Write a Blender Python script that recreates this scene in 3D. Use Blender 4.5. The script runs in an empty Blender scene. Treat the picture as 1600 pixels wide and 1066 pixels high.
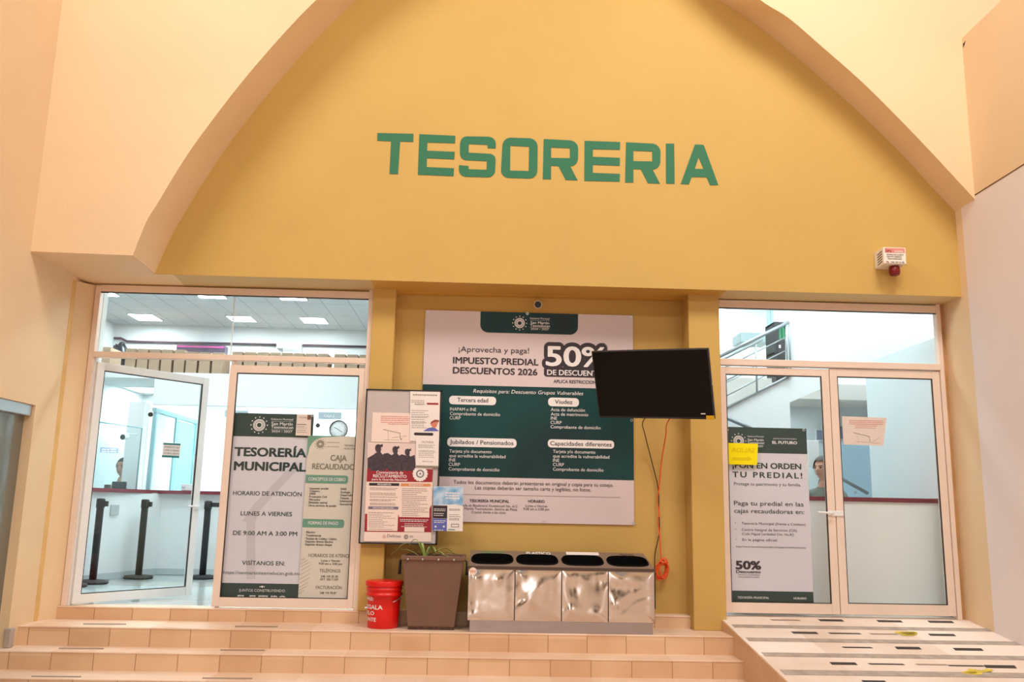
import bpy, bmesh, math, random, os
from math import sin, cos, pi, radians
from mathutils import Vector, Matrix
random.seed(7)
S = bpy.context.scene
C = S.collection

# ------------------------------------------------------------------ camera
FPX = 1371.0
YAW, PITCH, ROLL = radians(1.908), radians(10.696), radians(1.140)
CAM = Vector((0.0, -7.5, 0.855))
fwd = Vector((sin(YAW) * cos(PITCH), cos(YAW) * cos(PITCH), sin(PITCH)))
rgt = Vector((cos(YAW), -sin(YAW), 0))
upv = rgt.cross(fwd)
rgt, upv = rgt * cos(ROLL) + upv * sin(ROLL), upv * cos(ROLL) - rgt * sin(ROLL)
cd = bpy.data.cameras.new('camera')
cam = bpy.data.objects.new('camera', cd)
C.objects.link(cam)
cd.sensor_width = 36.0
cd.sensor_fit = 'HORIZONTAL'
cd.lens = 36.0 * FPX / 1600.0
cd.clip_start = 0.05
m = Matrix((rgt, upv, -fwd)).transposed().to_4x4()
m.translation = CAM
cam.matrix_world = m
S.camera = cam

# ------------------------------------------------------------------ view, world, lamps
S.view_settings.view_transform = 'Standard'
S.view_settings.look = 'None'
S.view_settings.gamma = 1.0
S.view_settings.use_curve_mapping = False
S.view_settings.exposure = 0.0
S.cycles.use_denoising = True
S.cycles.max_bounces = 10
S.cycles.transparent_max_bounces = 16
S.cycles.sample_clamp_indirect = 6.0
w = bpy.data.worlds.new('hall_light')
S.world = w
w.use_nodes = True
bg = w.node_tree.nodes['Background']
bg.inputs[0].default_value = (1.0, 0.90, 0.82, 1)
bg.inputs[1].default_value = 0.31


def lamp(name, loc, target, size, size_y, energy, col):
    d = bpy.data.lights.new(name, 'AREA')
    d.shape = 'RECTANGLE'
    d.size, d.size_y, d.energy, d.color = size, size_y, energy, col
    o = bpy.data.objects.new(name, d)
    C.objects.link(o)
    o.location = loc
    o.rotation_euler = (Vector(target) - Vector(loc)).to_track_quat('-Z', 'Y').to_euler()
    return o


lamp('unseen_hall_lamp', (-2.8, -4.6, 7.3), (-0.8, 0, 1.2), 2.6, 1.8, 182, (1.0, 0.93, 0.845))
lamp('unseen_hall_lamp', (2.9, -4.4, 7.4), (0.8, 0, 1.2), 2.6, 1.8, 274, (1.0, 0.94, 0.86))
for hx in (-5.0, 0.0, 5.0):  # unseen lamps added to brighten the hall that the steel bins reflect
    lamp('unseen_hall_lamp', (hx, -12.5, 7.2), (hx, -13.5, 0), 2.4, 2.4, 330, (1.0, 0.94, 0.88))


# ------------------------------------------------------------------ helpers
def ray(px, py):
    return (rgt * ((px - 800.0) / FPX) - upv * ((py - 533.0) / FPX) + fwd)


def P(px, py, y=None, x=None, z=None):
    """where the sight line of a photo pixel meets the plane of a wall (y), a side wall (x) or a floor (z)"""
    d = ray(px, py)
    if y is not None:
        t = (y - CAM.y) / d.y
    elif x is not None:
        t = (x - CAM.x) / d.x
    else:
        t = (z - CAM.z) / d.z
    return CAM + d * t


def PP(px, py, q, n):
    """pixel on the plane through q with normal n"""
    d = ray(px, py)
    return CAM + d * ((Vector(q) - CAM).dot(n) / d.dot(n))


def lin(c):
    c = c / 255.0
    return c / 12.92 if c <= 0.04045 else ((c + 0.055) / 1.055) ** 2.4


def rgb(r, g, b):
    return (lin(r), lin(g), lin(b), 1.0)


MATS = {}


def mat(name, col, rough=0.6, metal=0.0, spec=0.5, var=0.0, vscale=3.0, bump=0.0, bscale=60.0, emit=0.0, col2=None):
    if name in MATS:
        return MATS[name]
    ma = bpy.data.materials.new(name)
    ma.use_nodes = True
    nt = ma.node_tree
    b = nt.nodes['Principled BSDF']
    b.inputs['Base Color'].default_value = col
    b.inputs['Roughness'].default_value = rough
    b.inputs['Metallic'].default_value = metal
    b.inputs['Specular IOR Level'].default_value = spec
    if emit:
        b.inputs['Emission Color'].default_value = col
        b.inputs['Emission Strength'].default_value = emit
    if var or col2:
        g = nt.nodes.new('ShaderNodeNewGeometry')
        n = nt.nodes.new('ShaderNodeTexNoise')
        n.inputs['Scale'].default_value = vscale
        n.inputs['Detail'].default_value = 5
        nt.links.new(g.outputs['Position'], n.inputs['Vector'])
        r = nt.nodes.new('ShaderNodeValToRGB')
        r.color_ramp.elements[0].position = 0.35
        r.color_ramp.elements[1].position = 0.68
        c2 = col2 or tuple([c * (1 - var) for c in col[:3]] + [1])
        r.color_ramp.elements[0].color = c2
        r.color_ramp.elements[1].color = col
        nt.links.new(n.outputs['Fac'], r.inputs['Fac'])
        nt.links.new(r.outputs['Color'], b.inputs['Base Color'])
    if bump:
        g = nt.nodes.new('ShaderNodeNewGeometry')
        n = nt.nodes.new('ShaderNodeTexNoise')
        n.inputs['Scale'].default_value = bscale
        n.inputs['Detail'].default_value = 4
        nt.links.new(g.outputs['Position'], n.inputs['Vector'])
        bp = nt.nodes.new('ShaderNodeBump')
        bp.inputs['Strength'].default_value = bump
        bp.inputs['Distance'].default_value = 0.02
        nt.links.new(n.outputs['Fac'], bp.inputs['Height'])
        nt.links.new(bp.outputs['Normal'], b.inputs['Normal'])
    MATS[name] = ma
    return ma


def glass_mat(name, tint, ior=1.5):
    ma = bpy.data.materials.new(name)
    ma.use_nodes = True
    nt = ma.node_tree
    nt.nodes.clear()
    out = nt.nodes.new('ShaderNodeOutputMaterial')
    t = nt.nodes.new('ShaderNodeBsdfTransparent')
    t.inputs[0].default_value = tint
    g = nt.nodes.new('ShaderNodeBsdfGlossy')
    g.inputs['Roughness'].default_value = 0.0
    f = nt.nodes.new('ShaderNodeFresnel')
    f.inputs['IOR'].default_value = ior
    x = nt.nodes.new('ShaderNodeMixShader')
    ge = nt.nodes.new('ShaderNodeNewGeometry')
    sb = nt.nodes.new('ShaderNodeMath')
    sb.operation = 'SUBTRACT'
    sb.inputs[0].default_value = 1.0
    nt.links.new(ge.outputs['Backfacing'], sb.inputs[1])
    mu = nt.nodes.new('ShaderNodeMath')
    mu.operation = 'MULTIPLY'
    nt.links.new(f.outputs[0], mu.inputs[0])
    nt.links.new(sb.outputs[0], mu.inputs[1])
    nt.links.new(mu.outputs[0], x.inputs[0])
    nt.links.new(t.outputs[0], x.inputs[1])
    nt.links.new(g.outputs[0], x.inputs[2])
    nt.links.new(x.outputs[0], out.inputs[0])
    MATS[name] = ma
    return ma


class MB:
    def __init__(s):
        s.bm = bmesh.new()
        s.slots = []
        s.marks = []

    def mark(s):
        s.marks.append(len(s.bm.verts))

    def _mi(s, mt):
        if mt not in s.slots:
            s.slots.append(mt)
        return s.slots.index(mt)

    def face(s, pts, mt=None):
        vs = [s.bm.verts.new(p) for p in pts]
        f = s.bm.faces.new(vs)
        f.material_index = s._mi(mt)
        return f

    def box(s, x0, x1, y0, y1, z0, z1, bev=0.0, mt=None, seg=1):
        b = bmesh.new()
        bmesh.ops.create_cube(b, size=1.0)
        for v in b.verts:
            v.co = Vector(((x0 + x1) / 2 + v.co.x * (x1 - x0), (y0 + y1) / 2 + v.co.y * (y1 - y0), (z0 + z1) / 2 + v.co.z * (z1 - z0)))
        if bev:
            bmesh.ops.bevel(b, geom=b.edges[:], offset=bev, segments=seg, affect='EDGES', profile=0.6)
        s.merge(b, mt)
        return s

    def merge(s, b, mt=None, mtx=None):
        mp = {}
        mi = s._mi(mt)
        for v in b.verts:
            mp[v] = s.bm.verts.new(mtx @ v.co if mtx else v.co)
        for f in b.faces:
            try:
                nf = s.bm.faces.new([mp[v] for v in f.verts])
                nf.material_index = mi
                nf.smooth = f.smooth
            except ValueError:
                pass
        b.free()
        return s

    def mesh(s, me, mtx, mt=None):
        b = bmesh.new()
        b.from_mesh(me)
        return s.merge(b, mt, mtx)

    def prism(s, pts, d, mt=None):
        """closed polygon pts extruded by vector d"""
        d = Vector(d)
        a = [s.bm.verts.new(p) for p in pts]
        b = [s.bm.verts.new(Vector(p) + d) for p in pts]
        mi = s._mi(mt)
        fs = [s.bm.faces.new(a), s.bm.faces.new(b[::-1])]
        n = len(pts)
        for i in range(n):
            fs.append(s.bm.faces.new([a[i], b[i], b[(i + 1) % n], a[(i + 1) % n]]))
        for f in fs:
            f.material_index = mi
        return s

    def tube(s, pts, r, n=8, mt=None, cap=True, closed=False, sy=1.0):
        pts = [Vector(p) for p in pts]
        rs = r if isinstance(r, (list, tuple)) else [r] * len(pts)
        rings = []
        prev = None
        for i, p in enumerate(pts):
            if closed:
                t = pts[(i + 1) % len(pts)] - pts[i - 1]
            else:
                t = pts[min(i + 1, len(pts) - 1)] - pts[max(i - 1, 0)]
            if t.length < 1e-9:
                t = Vector((0, 0, 1))
            t.normalize()
            if prev is None:
                a = Vector((0, 0, 1)) if abs(t.z) < 0.9 else Vector((1, 0, 0))
                u = t.cross(a).normalized()
            else:
                u = (prev - t * prev.dot(t)).normalized()
            prev = u
            v = t.cross(u)
            rings.append([s.bm.verts.new(p + (u * cos(2 * pi * k / n) + v * (sin(2 * pi * k / n) * sy)) * rs[i]) for k in range(n)])
        mi = s._mi(mt)
        m_ = len(rings)
        for i in range(m_ if closed else m_ - 1):
            A, B = rings[i], rings[(i + 1) % m_]
            for k in range(n):
                f = s.bm.faces.new([A[k], A[(k + 1) % n], B[(k + 1) % n], B[k]])
                f.smooth = True
                f.material_index = mi
        if cap and not closed:
            for R_ in (rings[0][::-1], rings[-1]):
                f = s.bm.faces.new(R_)
                f.material_index = mi
        return s

    def lathe(s, prof, c, n=32, axis='Z', mt=None):
        """prof: list of (radius, height)"""
        c = Vector(c)
        rings = []
        for r, h in prof:
            ring = []
            for k in range(n):
                a = 2 * pi * k / n
                if axis == 'Z':
                    p = Vector((r * cos(a), r * sin(a), h))
                elif axis == 'Y':
                    p = Vector((r * cos(a), h, r * sin(a)))
                else:
                    p = Vector((h, r * cos(a), r * sin(a)))
                ring.append(s.bm.verts.new(c + p))
            rings.append(ring)
        mi = s._mi(mt)
        for i in range(len(rings) - 1):
            for k in range(n):
                f = s.bm.faces.new([rings[i][k], rings[i][(k + 1) % n], rings[i + 1][(k + 1) % n], rings[i + 1][k]])
                f.smooth = True
                f.material_index = mi
        for R_ in (rings[0][::-1], rings[-1]):
            f = s.bm.faces.new(R_)
            f.material_index = mi
        return s

    def build(s, name, mt, parent=None, smooth=False, keepn=False):
        me = bpy.data.meshes.new(name)
        if not keepn:
            bmesh.ops.recalc_face_normals(s.bm, faces=s.bm.faces[:])
        s.bm.to_mesh(me)
        s.bm.free()
        for q in (s.slots or [mt]):
            me.materials.append(mt if q is None else q)
        if smooth:
            for p in me.polygons:
                p.use_smooth = True
        o = bpy.data.objects.new(name, me)
        C.objects.link(o)
        if parent:
            o.parent = parent
            o.matrix_parent_inverse = Matrix.Translation(-wloc(parent))
            if len(s.marks) > 1:
                split_print(o, s.marks)
        return o


def split_print(o, marks):
    """blocks of print standing well apart become parts of their own"""
    me = o.data
    co = [tuple(v.co) for v in me.vertices]
    ends = marks[1:] + [len(co)]
    if marks[0] > 0:
        marks, ends = [0] + marks, [marks[0]] + ends
    units = [(a, b) for a, b in zip(marks, ends) if b > a]
    bb = [([min(co[i][k] for i in range(a, b)) for k in range(3)], [max(co[i][k] for i in range(a, b)) for k in range(3)]) for a, b in units]
    par = list(range(len(units)))

    def root(i):
        while par[i] != i:
            i = par[i]
        return i
    for i in range(len(units)):
        for j in range(i):
            (l0, h0), (l1, h1) = bb[i], bb[j]
            gap = math.sqrt(sum(max(0, l0[k] - h1[k], l1[k] - h0[k]) ** 2 for k in range(3)))
            if gap <= 0.045:
                par[root(i)] = root(j)
    groups = {}
    for i in range(len(units)):
        groups.setdefault(root(i), []).append(i)
    if len(groups) < 2:
        return
    unit_of = {}
    for i, (a, b) in enumerate(units):
        for v in range(a, b):
            unit_of[v] = root(i)
    polys = {}
    for p in me.polygons:
        polys.setdefault(unit_of[p.vertices[0]], []).append((list(p.vertices), p.material_index))
    first = True
    for g, ps in polys.items():
        ids = sorted({v for q, _ in ps for v in q})
        mp = {v: i for i, v in enumerate(ids)}
        nm = bpy.data.meshes.new(o.name.split('.')[0])
        nm.from_pydata([co[v] for v in ids], [], [[mp[v] for v in q] for q, _ in ps])
        for mt in me.materials:
            nm.materials.append(mt)
        for p, (_, mi) in zip(nm.polygons, ps):
            p.material_index = mi
        if first:
            o.data = nm
            first = False
        else:
            c = o.copy()
            c.data = nm
            C.objects.link(c)


def wloc(o):
    v = Vector(o.location)
    if o.type == 'MESH':
        return Vector((0, 0, 0))
    return v


def tag(o, label, cat, group=None):
    o['label'] = label
    o['category'] = cat
    if group:
        o['group'] = group
    return o


def thing(name, loc, label, cat, group=None):
    o = bpy.data.objects.new(name, None)
    C.objects.link(o)
    o.location = loc
    o.empty_display_size = 0.1
    return tag(o, label, cat, group)


def structure(o):
    o['kind'] = 'structure'
    return o


def sroot(name, loc):
    o = bpy.data.objects.new(name, None)
    C.objects.link(o)
    o.location = loc
    return structure(o)


def copy_tree(o, parent=None):
    c = o.copy()
    C.objects.link(c)
    if parent:
        c.parent = parent
    for ch in list(o.children):
        copy_tree(ch, c)
    return c


ORD = ['first', 'second', 'third', 'fourth', 'fifth', 'sixth', 'seventh', 'eighth', 'ninth', 'tenth', 'eleventh', 'twelfth']

# ------------------------------------------------------------------ text
_cache = {}


def text_mesh(s, off=0.0, sp=1.0, shear=0.0, res=3):
    key = (s, off, sp, shear, res)
    if key in _cache:
        return _cache[key]
    cu = bpy.data.curves.new('t', 'FONT')
    cu.body = s
    cu.size = 1.0
    cu.offset = off
    cu.space_character = sp
    cu.shear = shear
    cu.resolution_u = res
    cu.fill_mode = 'FRONT'
    o = bpy.data.objects.new('t', cu)
    C.objects.link(o)
    dg = bpy.context.evaluated_depsgraph_get()
    dg.update()
    me = bpy.data.meshes.new_from_object(o.evaluated_get(dg))
    bpy.data.objects.remove(o)
    bpy.data.curves.remove(cu)
    xs = [v.co.x for v in me.vertices] or [0, 1]
    ys = [v.co.y for v in me.vertices] or [0, 1]
    _cache[key] = (me, min(xs), max(xs), max(ys))
    return _cache[key]


def put(M, s, y, xl, base, xr, cap, off=0.0, sp=1.0, shear=0.0, mt=None, res=3, mirror=False):
    """letters s on the upright plane y, from photo column xl to xr on the line base, capitals cap pixels tall"""
    M.mark()
    a = P(xl, base, y=y)
    b = P(xr, base + (xr - xl) * 0.021, y=y)
    t = P(xl, base - cap, y=y)
    bold, off = (off * 1.05, 0.0) if off > 0.009 else (0.0, 0.0)
    me, x0, x1, _ = text_mesh(s, off, sp, shear, res)
    H = text_mesh('H', off, 1.0, 0.0, res)[3]
    sx = (b.x - a.x) / max(x1 - x0, 1e-6)
    sz = (t.z - a.z) / H
    if mirror:
        mx = Matrix(((-sx, 0, 0, b.x + x0 * sx), (0, 0, 0, y), (0, sz, 0, a.z), (0, 0, 0, 1)))
    else:
        mx = Matrix(((sx, 0, 0, a.x - x0 * sx), (0, 0, 0, y), (0, sz, 0, a.z), (0, 0, 0, 1)))
    M.mesh(me, mx, mt)
    if bold:       # heavier strokes: the same outline again, a hair to each side
        e = bold * sz
        if bold > 0.1:
            for i_ in range(36):
                a_ = 2 * pi * i_ / 18
                k_ = 1.0 if i_ < 18 else 0.55
                M.mesh(me, Matrix.Translation((e * k_ * cos(a_), 0.00002 * i_, e * k_ * sin(a_))) @ mx, mt)
            return
        for i_, (ox, oz) in enumerate(((e, 0), (-e, 0), (0, e * 0.6), (0, -e * 0.6), (e * 0.7, e * 0.5), (-e * 0.7, e * 0.5), (e * 0.7, -e * 0.5), (-e * 0.7, -e * 0.5))):
            M.mesh(me, Matrix.Translation((ox, 0.00008 * (i_ + 1), oz)) @ mx, mt)


def rrect(x0, x1, z0, z1, y, r, corners=(1, 1, 1, 1), n=6):
    """rounded rectangle outline on plane y; corners: bl, br, tr, tl"""
    pts = []
    for (cx, cz, a0, on) in ((x0 + r, z0 + r, pi, corners[0]), (x1 - r, z0 + r, 1.5 * pi, corners[1]), (x1 - r, z1 - r, 0, corners[2]), (x0 + r, z1 - r, 0.5 * pi, corners[3])):
        if on:
            for k in range(n + 1):
                a = a0 + k * pi / 2 / n
                pts.append(Vector((cx + r * cos(a), y, cz + r * sin(a))))
        else:
            pts.append(Vector((cx + (r if cos(a0 + pi / 4) > 0 else -r), y, cz + (r if sin(a0 + pi / 4) > 0 else -r))))
    return pts


def pxrect(px0, py0, px1, py1, y):
    a, b = P(px0, py0, y=y), P(px1, py1, y=y)
    return a.x, b.x, b.z, a.z


def ring(M, c, r0, r1, n=28, mt=None):
    c = Vector(c)
    A = [c + Vector((r0 * cos(2 * pi * k / n), 0, r0 * sin(2 * pi * k / n))) for k in range(n)]
    B = [c + Vector((r1 * cos(2 * pi * k / n), 0, r1 * sin(2 * pi * k / n))) for k in range(n)]
    for k in range(n):
        M.face([A[k], A[(k + 1) % n], B[(k + 1) % n], B[k]], mt)


def disc(M, c, r, n=16, mt=None):
    c = Vector(c)
    M.face([c + Vector((r * cos(2 * pi * k / n), 0, r * sin(2 * pi * k / n))) for k in range(n)], mt)


def emblem(M, c, r, mt=None):
    """a rayed seal: core ring, rim of teeth, twelve dots around it"""
    M.mark()
    c = Vector(c)
    ring(M, c, r * 0.36, r * 0.56, mt=mt)
    ring(M, c, r * 0.86, r * 0.97, mt=mt)
    for k in range(20):
        a = 2 * pi * k / 20
        for q0, q1, wd in ((0.62, 0.82, 0.075),):
            u = Vector((cos(a), 0, sin(a)))
            v = Vector((-sin(a), 0, cos(a)))
            M.face([c + (u * q0 - v * wd) * r, c + (u * q1 - v * wd * 1.3) * r, c + (u * q1 + v * wd * 1.3) * r, c + (u * q0 + v * wd) * r], mt)
    for k in range(12):
        a = 2 * pi * k / 12 + pi / 2
        disc(M, c + Vector((cos(a), 0, sin(a))) * r * 1.3, r * 0.105, 10, mt)


# ------------------------------------------------------------------ materials
def paint(name, col, var=0.05, streak=True):
    return mat(name, col, rough=0.62, spec=0.25, var=var, vscale=1.3, bump=0.10, bscale=90)


CREAM = paint('cream_wall_paint', rgb(233, 203, 164))
MUSTARD = paint('mustard_wall_paint', rgb(204, 167, 94))
PINKISH = paint('pale_pinkish_white_paint', rgb(234, 220, 216), var=0.03)
WHITE = mat('white_room_paint', rgb(232, 236, 236), rough=0.7, spec=0.2)
GREYW = mat('grey_room_paint', rgb(176, 182, 182), rough=0.7, spec=0.2)
BLUEW = mat('blue_grey_panel_paint', rgb(150, 172, 184), rough=0.6, spec=0.2)
FRAME = mat('cream_enamelled_aluminium', rgb(236, 214, 198), rough=0.38, spec=0.4, var=0.04, vscale=6)
FRAMEW = mat('white_enamelled_aluminium', rgb(232, 232, 232), rough=0.38, spec=0.4)
ALU = mat('brushed_aluminium', rgb(190, 194, 196), rough=0.35, metal=0.9)
BLACK = mat('black_plastic', rgb(22, 21, 22), rough=0.45)
BLACKM = mat('matt_black_paint', rgb(26, 26, 28), rough=0.6)
VINYLW = mat('printed_vinyl_white', rgb(214, 197, 199), rough=0.42, spec=0.35, bump=0.22, bscale=5)
VINYLL = mat('printed_vinyl_lilac_white', rgb(222, 216, 224), rough=0.38, spec=0.4, bump=0.22, bscale=5)
VINYLB = mat('printed_vinyl_beige', rgb(226, 214, 202), rough=0.42, spec=0.35, bump=0.15, bscale=5)
INKG = mat('dark_green_print', rgb(44, 66, 62), rough=0.42, spec=0.35, bump=0.22, bscale=5)
INKT = mat('teal_print', rgb(26, 42, 46), rough=0.45, spec=0.25, bump=0.2, bscale=5, col2=rgb(20, 68, 68), vscale=0.9)
INKD = mat('dark_plum_print', rgb(44, 30, 38), rough=0.5)
INKW = mat('white_print', rgb(235, 228, 228), rough=0.5)
INKDG = mat('green_black_print', rgb(36, 58, 54), rough=0.5)
INKGR = mat('grey_print', rgb(128, 122, 122), rough=0.5)
INKTAUPE = mat('taupe_print', rgb(140, 132, 116), rough=0.5)
INKSAGE = mat('sage_green_print', rgb(112, 158, 138), rough=0.5)
INKRED = mat('dark_red_print', rgb(152, 22, 40), rough=0.5)
INKPINK = mat('faded_red_print', rgb(220, 140, 130), rough=0.5)
INKO = mat('orange_print', rgb(214, 138, 84), rough=0.5)
INKV = mat('violet_grey_print', rgb(120, 104, 130), rough=0.5)
INKB = mat('blue_print', rgb(104, 160, 206), rough=0.5, col2=rgb(190, 212, 232), vscale=14)
INKP = mat('periwinkle_print', rgb(92, 100, 176), rough=0.5)
PAPER = mat('white_paper', rgb(236, 226, 222), rough=0.8, spec=0.1)
PAPERP = mat('pinkish_paper', rgb(238, 216, 206), rough=0.8, spec=0.1)
YELLOW = mat('yellow_paper', rgb(244, 226, 10), rough=0.7, spec=0.2)
YELLOWD = mat('yellow_show_through', rgb(222, 200, 14), rough=0.7, spec=0.2)
SIGNG = mat('dark_green_sign_paint', rgb(56, 116, 86), rough=0.6, spec=0.2)
RED = mat('red_bucket_plastic', rgb(222, 18, 14), rough=0.35)
ORANGE = mat('orange_cable_rubber', rgb(238, 84, 24), rough=0.5)
BROWNM = mat('brown_painted_metal', rgb(124, 90, 74), rough=0.55, spec=0.35, var=0.10, vscale=8)
RUST = mat('rusty_brown_metal', rgb(92, 58, 40), rough=0.8, var=0.5, vscale=40)
TAUPE = mat('taupe_painted_metal', rgb(132, 112, 98), rough=0.45, var=0.08, vscale=6)
SOIL = mat('dark_soil', rgb(54, 42, 32), rough=0.95)
LEAF = mat('green_leaf', rgb(96, 128, 44), rough=0.5, col2=rgb(176, 188, 110), vscale=30)
CARD = mat('beige_archive_cardboard', rgb(172, 150, 128), rough=0.85, spec=0.1, var=0.06, vscale=9)
MAROON = mat('dark_red_counter_edge', rgb(112, 30, 44), rough=0.4)
TEALF = mat('pale_teal_aluminium', rgb(150, 190, 196), rough=0.4)
SKIN = mat('skin', rgb(188, 140, 118), rough=0.55)
HAIR = mat('dark_hair', rgb(36, 28, 26), rough=0.6)
PURPLE = mat('purple_printed_carton', rgb(92, 72, 98), rough=0.45, col2=rgb(58, 58, 66), vscale=9)
BINDER = mat('green_binder', rgb(20, 128, 84), rough=0.5)
GLASS = glass_mat('clear_door_glass', (0.975, 0.99, 0.992, 1))
GLASST = glass_mat('pale_teal_office_glass', (0.93, 0.985, 0.99, 1))
SMOKE = mat('grey_tinted_window_glass', rgb(116, 116, 106), rough=0.08, spec=0.6)
SCREEN = mat('black_screen_glass', rgb(12, 7, 6), rough=0.25, spec=0.18)
LEDW = mat('led_panel', (0.84, 0.965, 1.0, 1), emit=47.0)
STRIP = mat('dark_grip_tape', rgb(58, 48, 44), rough=0.85)
STRIPW = mat('worn_grip_tape', rgb(158, 134, 118), rough=0.85)


def steel_mat():
    ma = bpy.data.materials.new('dented_polished_steel')
    ma.use_nodes = True
    nt = ma.node_tree
    b = nt.nodes['Principled BSDF']
    b.inputs['Base Color'].default_value = rgb(226, 214, 208)
    b.inputs['Metallic'].default_value = 1.0
    b.inputs['Roughness'].default_value = 0.13
    g = nt.nodes.new('ShaderNodeNewGeometry')
    n = nt.nodes.new('ShaderNodeTexNoise')
    n.inputs['Scale'].default_value = 2.2
    n.inputs['Detail'].default_value = 2.0
    n.inputs['Distortion'].default_value = 1.2
    nt.links.new(g.outputs['Position'], n.inputs['Vector'])
    bp = nt.nodes.new('ShaderNodeBump')
    bp.inputs['Strength'].default_value = 0.18
    bp.inputs['Distance'].default_value = 0.05
    nt.links.new(n.outputs['Fac'], bp.inputs['Height'])
    nt.links.new(bp.outputs['Normal'], b.inputs['Normal'])
    n2 = nt.nodes.new('ShaderNodeTexNoise')
    n2.inputs['Scale'].default_value = 30
    nt.links.new(g.outputs['Position'], n2.inputs['Vector'])
    mr = nt.nodes.new('ShaderNodeMapRange')
    mr.inputs['To Min'].default_value = 0.06
    mr.inputs['To Max'].default_value = 0.26
    nt.links.new(n2.outputs['Fac'], mr.inputs['Value'])
    nt.links.new(mr.outputs[0], b.inputs['Roughness'])
    return ma


STEEL = steel_mat()
STEELD = mat('dull_steel', rgb(176, 164, 164), rough=0.34, metal=0.85, bump=0.3, bscale=9)


def tile_mat(name, col, gcol, axis, pitch, off, gw=0.012, cscale=3.3):
    """stone slabs with thin joints every pitch metres along axis"""
    ma = bpy.data.materials.new(name)
    ma.use_nodes = True
    nt = ma.node_tree
    L = nt.links.new
    b = nt.nodes['Principled BSDF']
    b.inputs['Roughness'].default_value = 0.45
    b.inputs['Specular IOR Level'].default_value = 0.35
    g = nt.nodes.new('ShaderNodeNewGeometry')
    sp = nt.nodes.new('ShaderNodeSeparateXYZ')
    L(g.outputs['Position'], sp.inputs[0])

    def math_(op, a, bb):
        n = nt.nodes.new('ShaderNodeMath')
        n.operation = op
        for i, v in enumerate((a, bb)):
            if isinstance(v, (int, float)):
                n.inputs[i].default_value = v
            elif v is not None:
                L(v, n.inputs[i])
        return n.outputs[0]
    u = math_('DIVIDE', math_('ADD', sp.outputs[axis], off), pitch)
    # each slab keeps a tone of its own
    wn = nt.nodes.new('ShaderNodeTexWhiteNoise')
    wn.noise_dimensions = '2D'
    cb = nt.nodes.new('ShaderNodeCombineXYZ')
    L(math_('FLOOR', u, None), cb.inputs[0])
    L(math_('FLOOR', math_('MULTIPLY', sp.outputs[2], 7.3), None), cb.inputs[1])
    L(cb.outputs[0], wn.inputs['Vector'])
    fr = math_('FRACT', u, None)
    joint = math_('LESS_THAN', fr, gw / pitch)
    no = nt.nodes.new('ShaderNodeTexNoise')
    no.inputs['Scale'].default_value = cscale
    no.inputs['Detail'].default_value = 6
    L(g.outputs['Position'], no.inputs['Vector'])
    tone = math_('ADD', math_('MULTIPLY', no.outputs['Fac'], 0.62), math_('MULTIPLY', wn.outputs['Value'], 0.38))
    r = nt.nodes.new('ShaderNodeValToRGB')
    r.color_ramp.elements[0].position = 0.25
    r.color_ramp.elements[1].position = 0.66
    r.color_ramp.elements[0].color = tuple(c * k for c, k in zip(col[:3], (0.84, 0.75, 0.68))) + (1,)
    r.color_ramp.elements[1].color = col
    L(tone, r.inputs['Fac'])
    mx = nt.nodes.new('ShaderNodeMix')
    mx.data_type = 'RGBA'
    L(joint, mx.inputs['Factor'])
    L(r.outputs['Color'], mx.inputs['A'])
    mx.inputs['B'].default_value = gcol
    L(mx.outputs['Result'], b.inputs['Base Color'])
    return ma


RISER = tile_mat('stone_riser_slabs', rgb(226, 190, 154), rgb(170, 124, 92), 0, 0.302, 0.05, 0.006)
TREAD = tile_mat('stone_tread_slabs', rgb(238, 210, 186), rgb(226, 194, 168), 0, 0.302, 0.05, 0.005)
RAMPM = tile_mat('pale_ramp_stone', rgb(240, 222, 208), rgb(232, 210, 194), 0, 0.9, 0.2, 0.004)
BAND = mat('rough_grey_grip_band', rgb(186, 168, 154), rough=0.9, var=0.25, vscale=14, bump=0.4, bscale=150)
ROOMF = tile_mat('glossy_pale_room_tiles', rgb(206, 214, 214), rgb(150, 160, 164), 1, 0.6, 0.0, 0.006)
ROOMF.node_tree.nodes['Principled BSDF'].inputs['Roughness'].default_value = 0.12


def ceil_mat():
    ma = bpy.data.materials.new('ceiling_tiles')
    ma.use_nodes = True
    nt = ma.node_tree
    b = nt.nodes['Principled BSDF']
    b.inputs['Roughness'].default_value = 0.8
    g = nt.nodes.new('ShaderNodeNewGeometry')
    br = nt.nodes.new('ShaderNodeTexBrick')
    br.offset = 0.0
    br.inputs['Color1'].default_value = rgb(228, 234, 236)
    br.inputs['Color2'].default_value = rgb(224, 231, 234)
    br.inputs['Mortar'].default_value = rgb(184, 194, 198)
    br.inputs['Scale'].default_value = 1.0
    br.inputs['Brick Width'].default_value = 0.31
    br.inputs['Row Height'].default_value = 0.62
    br.inputs['Mortar Size'].default_value = 0.006
    nt.links.new(g.outputs['Position'], br.inputs['Vector'])
    nt.links.new(br.outputs['Color'], b.inputs['Base Color'])
    return ma


CEILM = ceil_mat()


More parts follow.
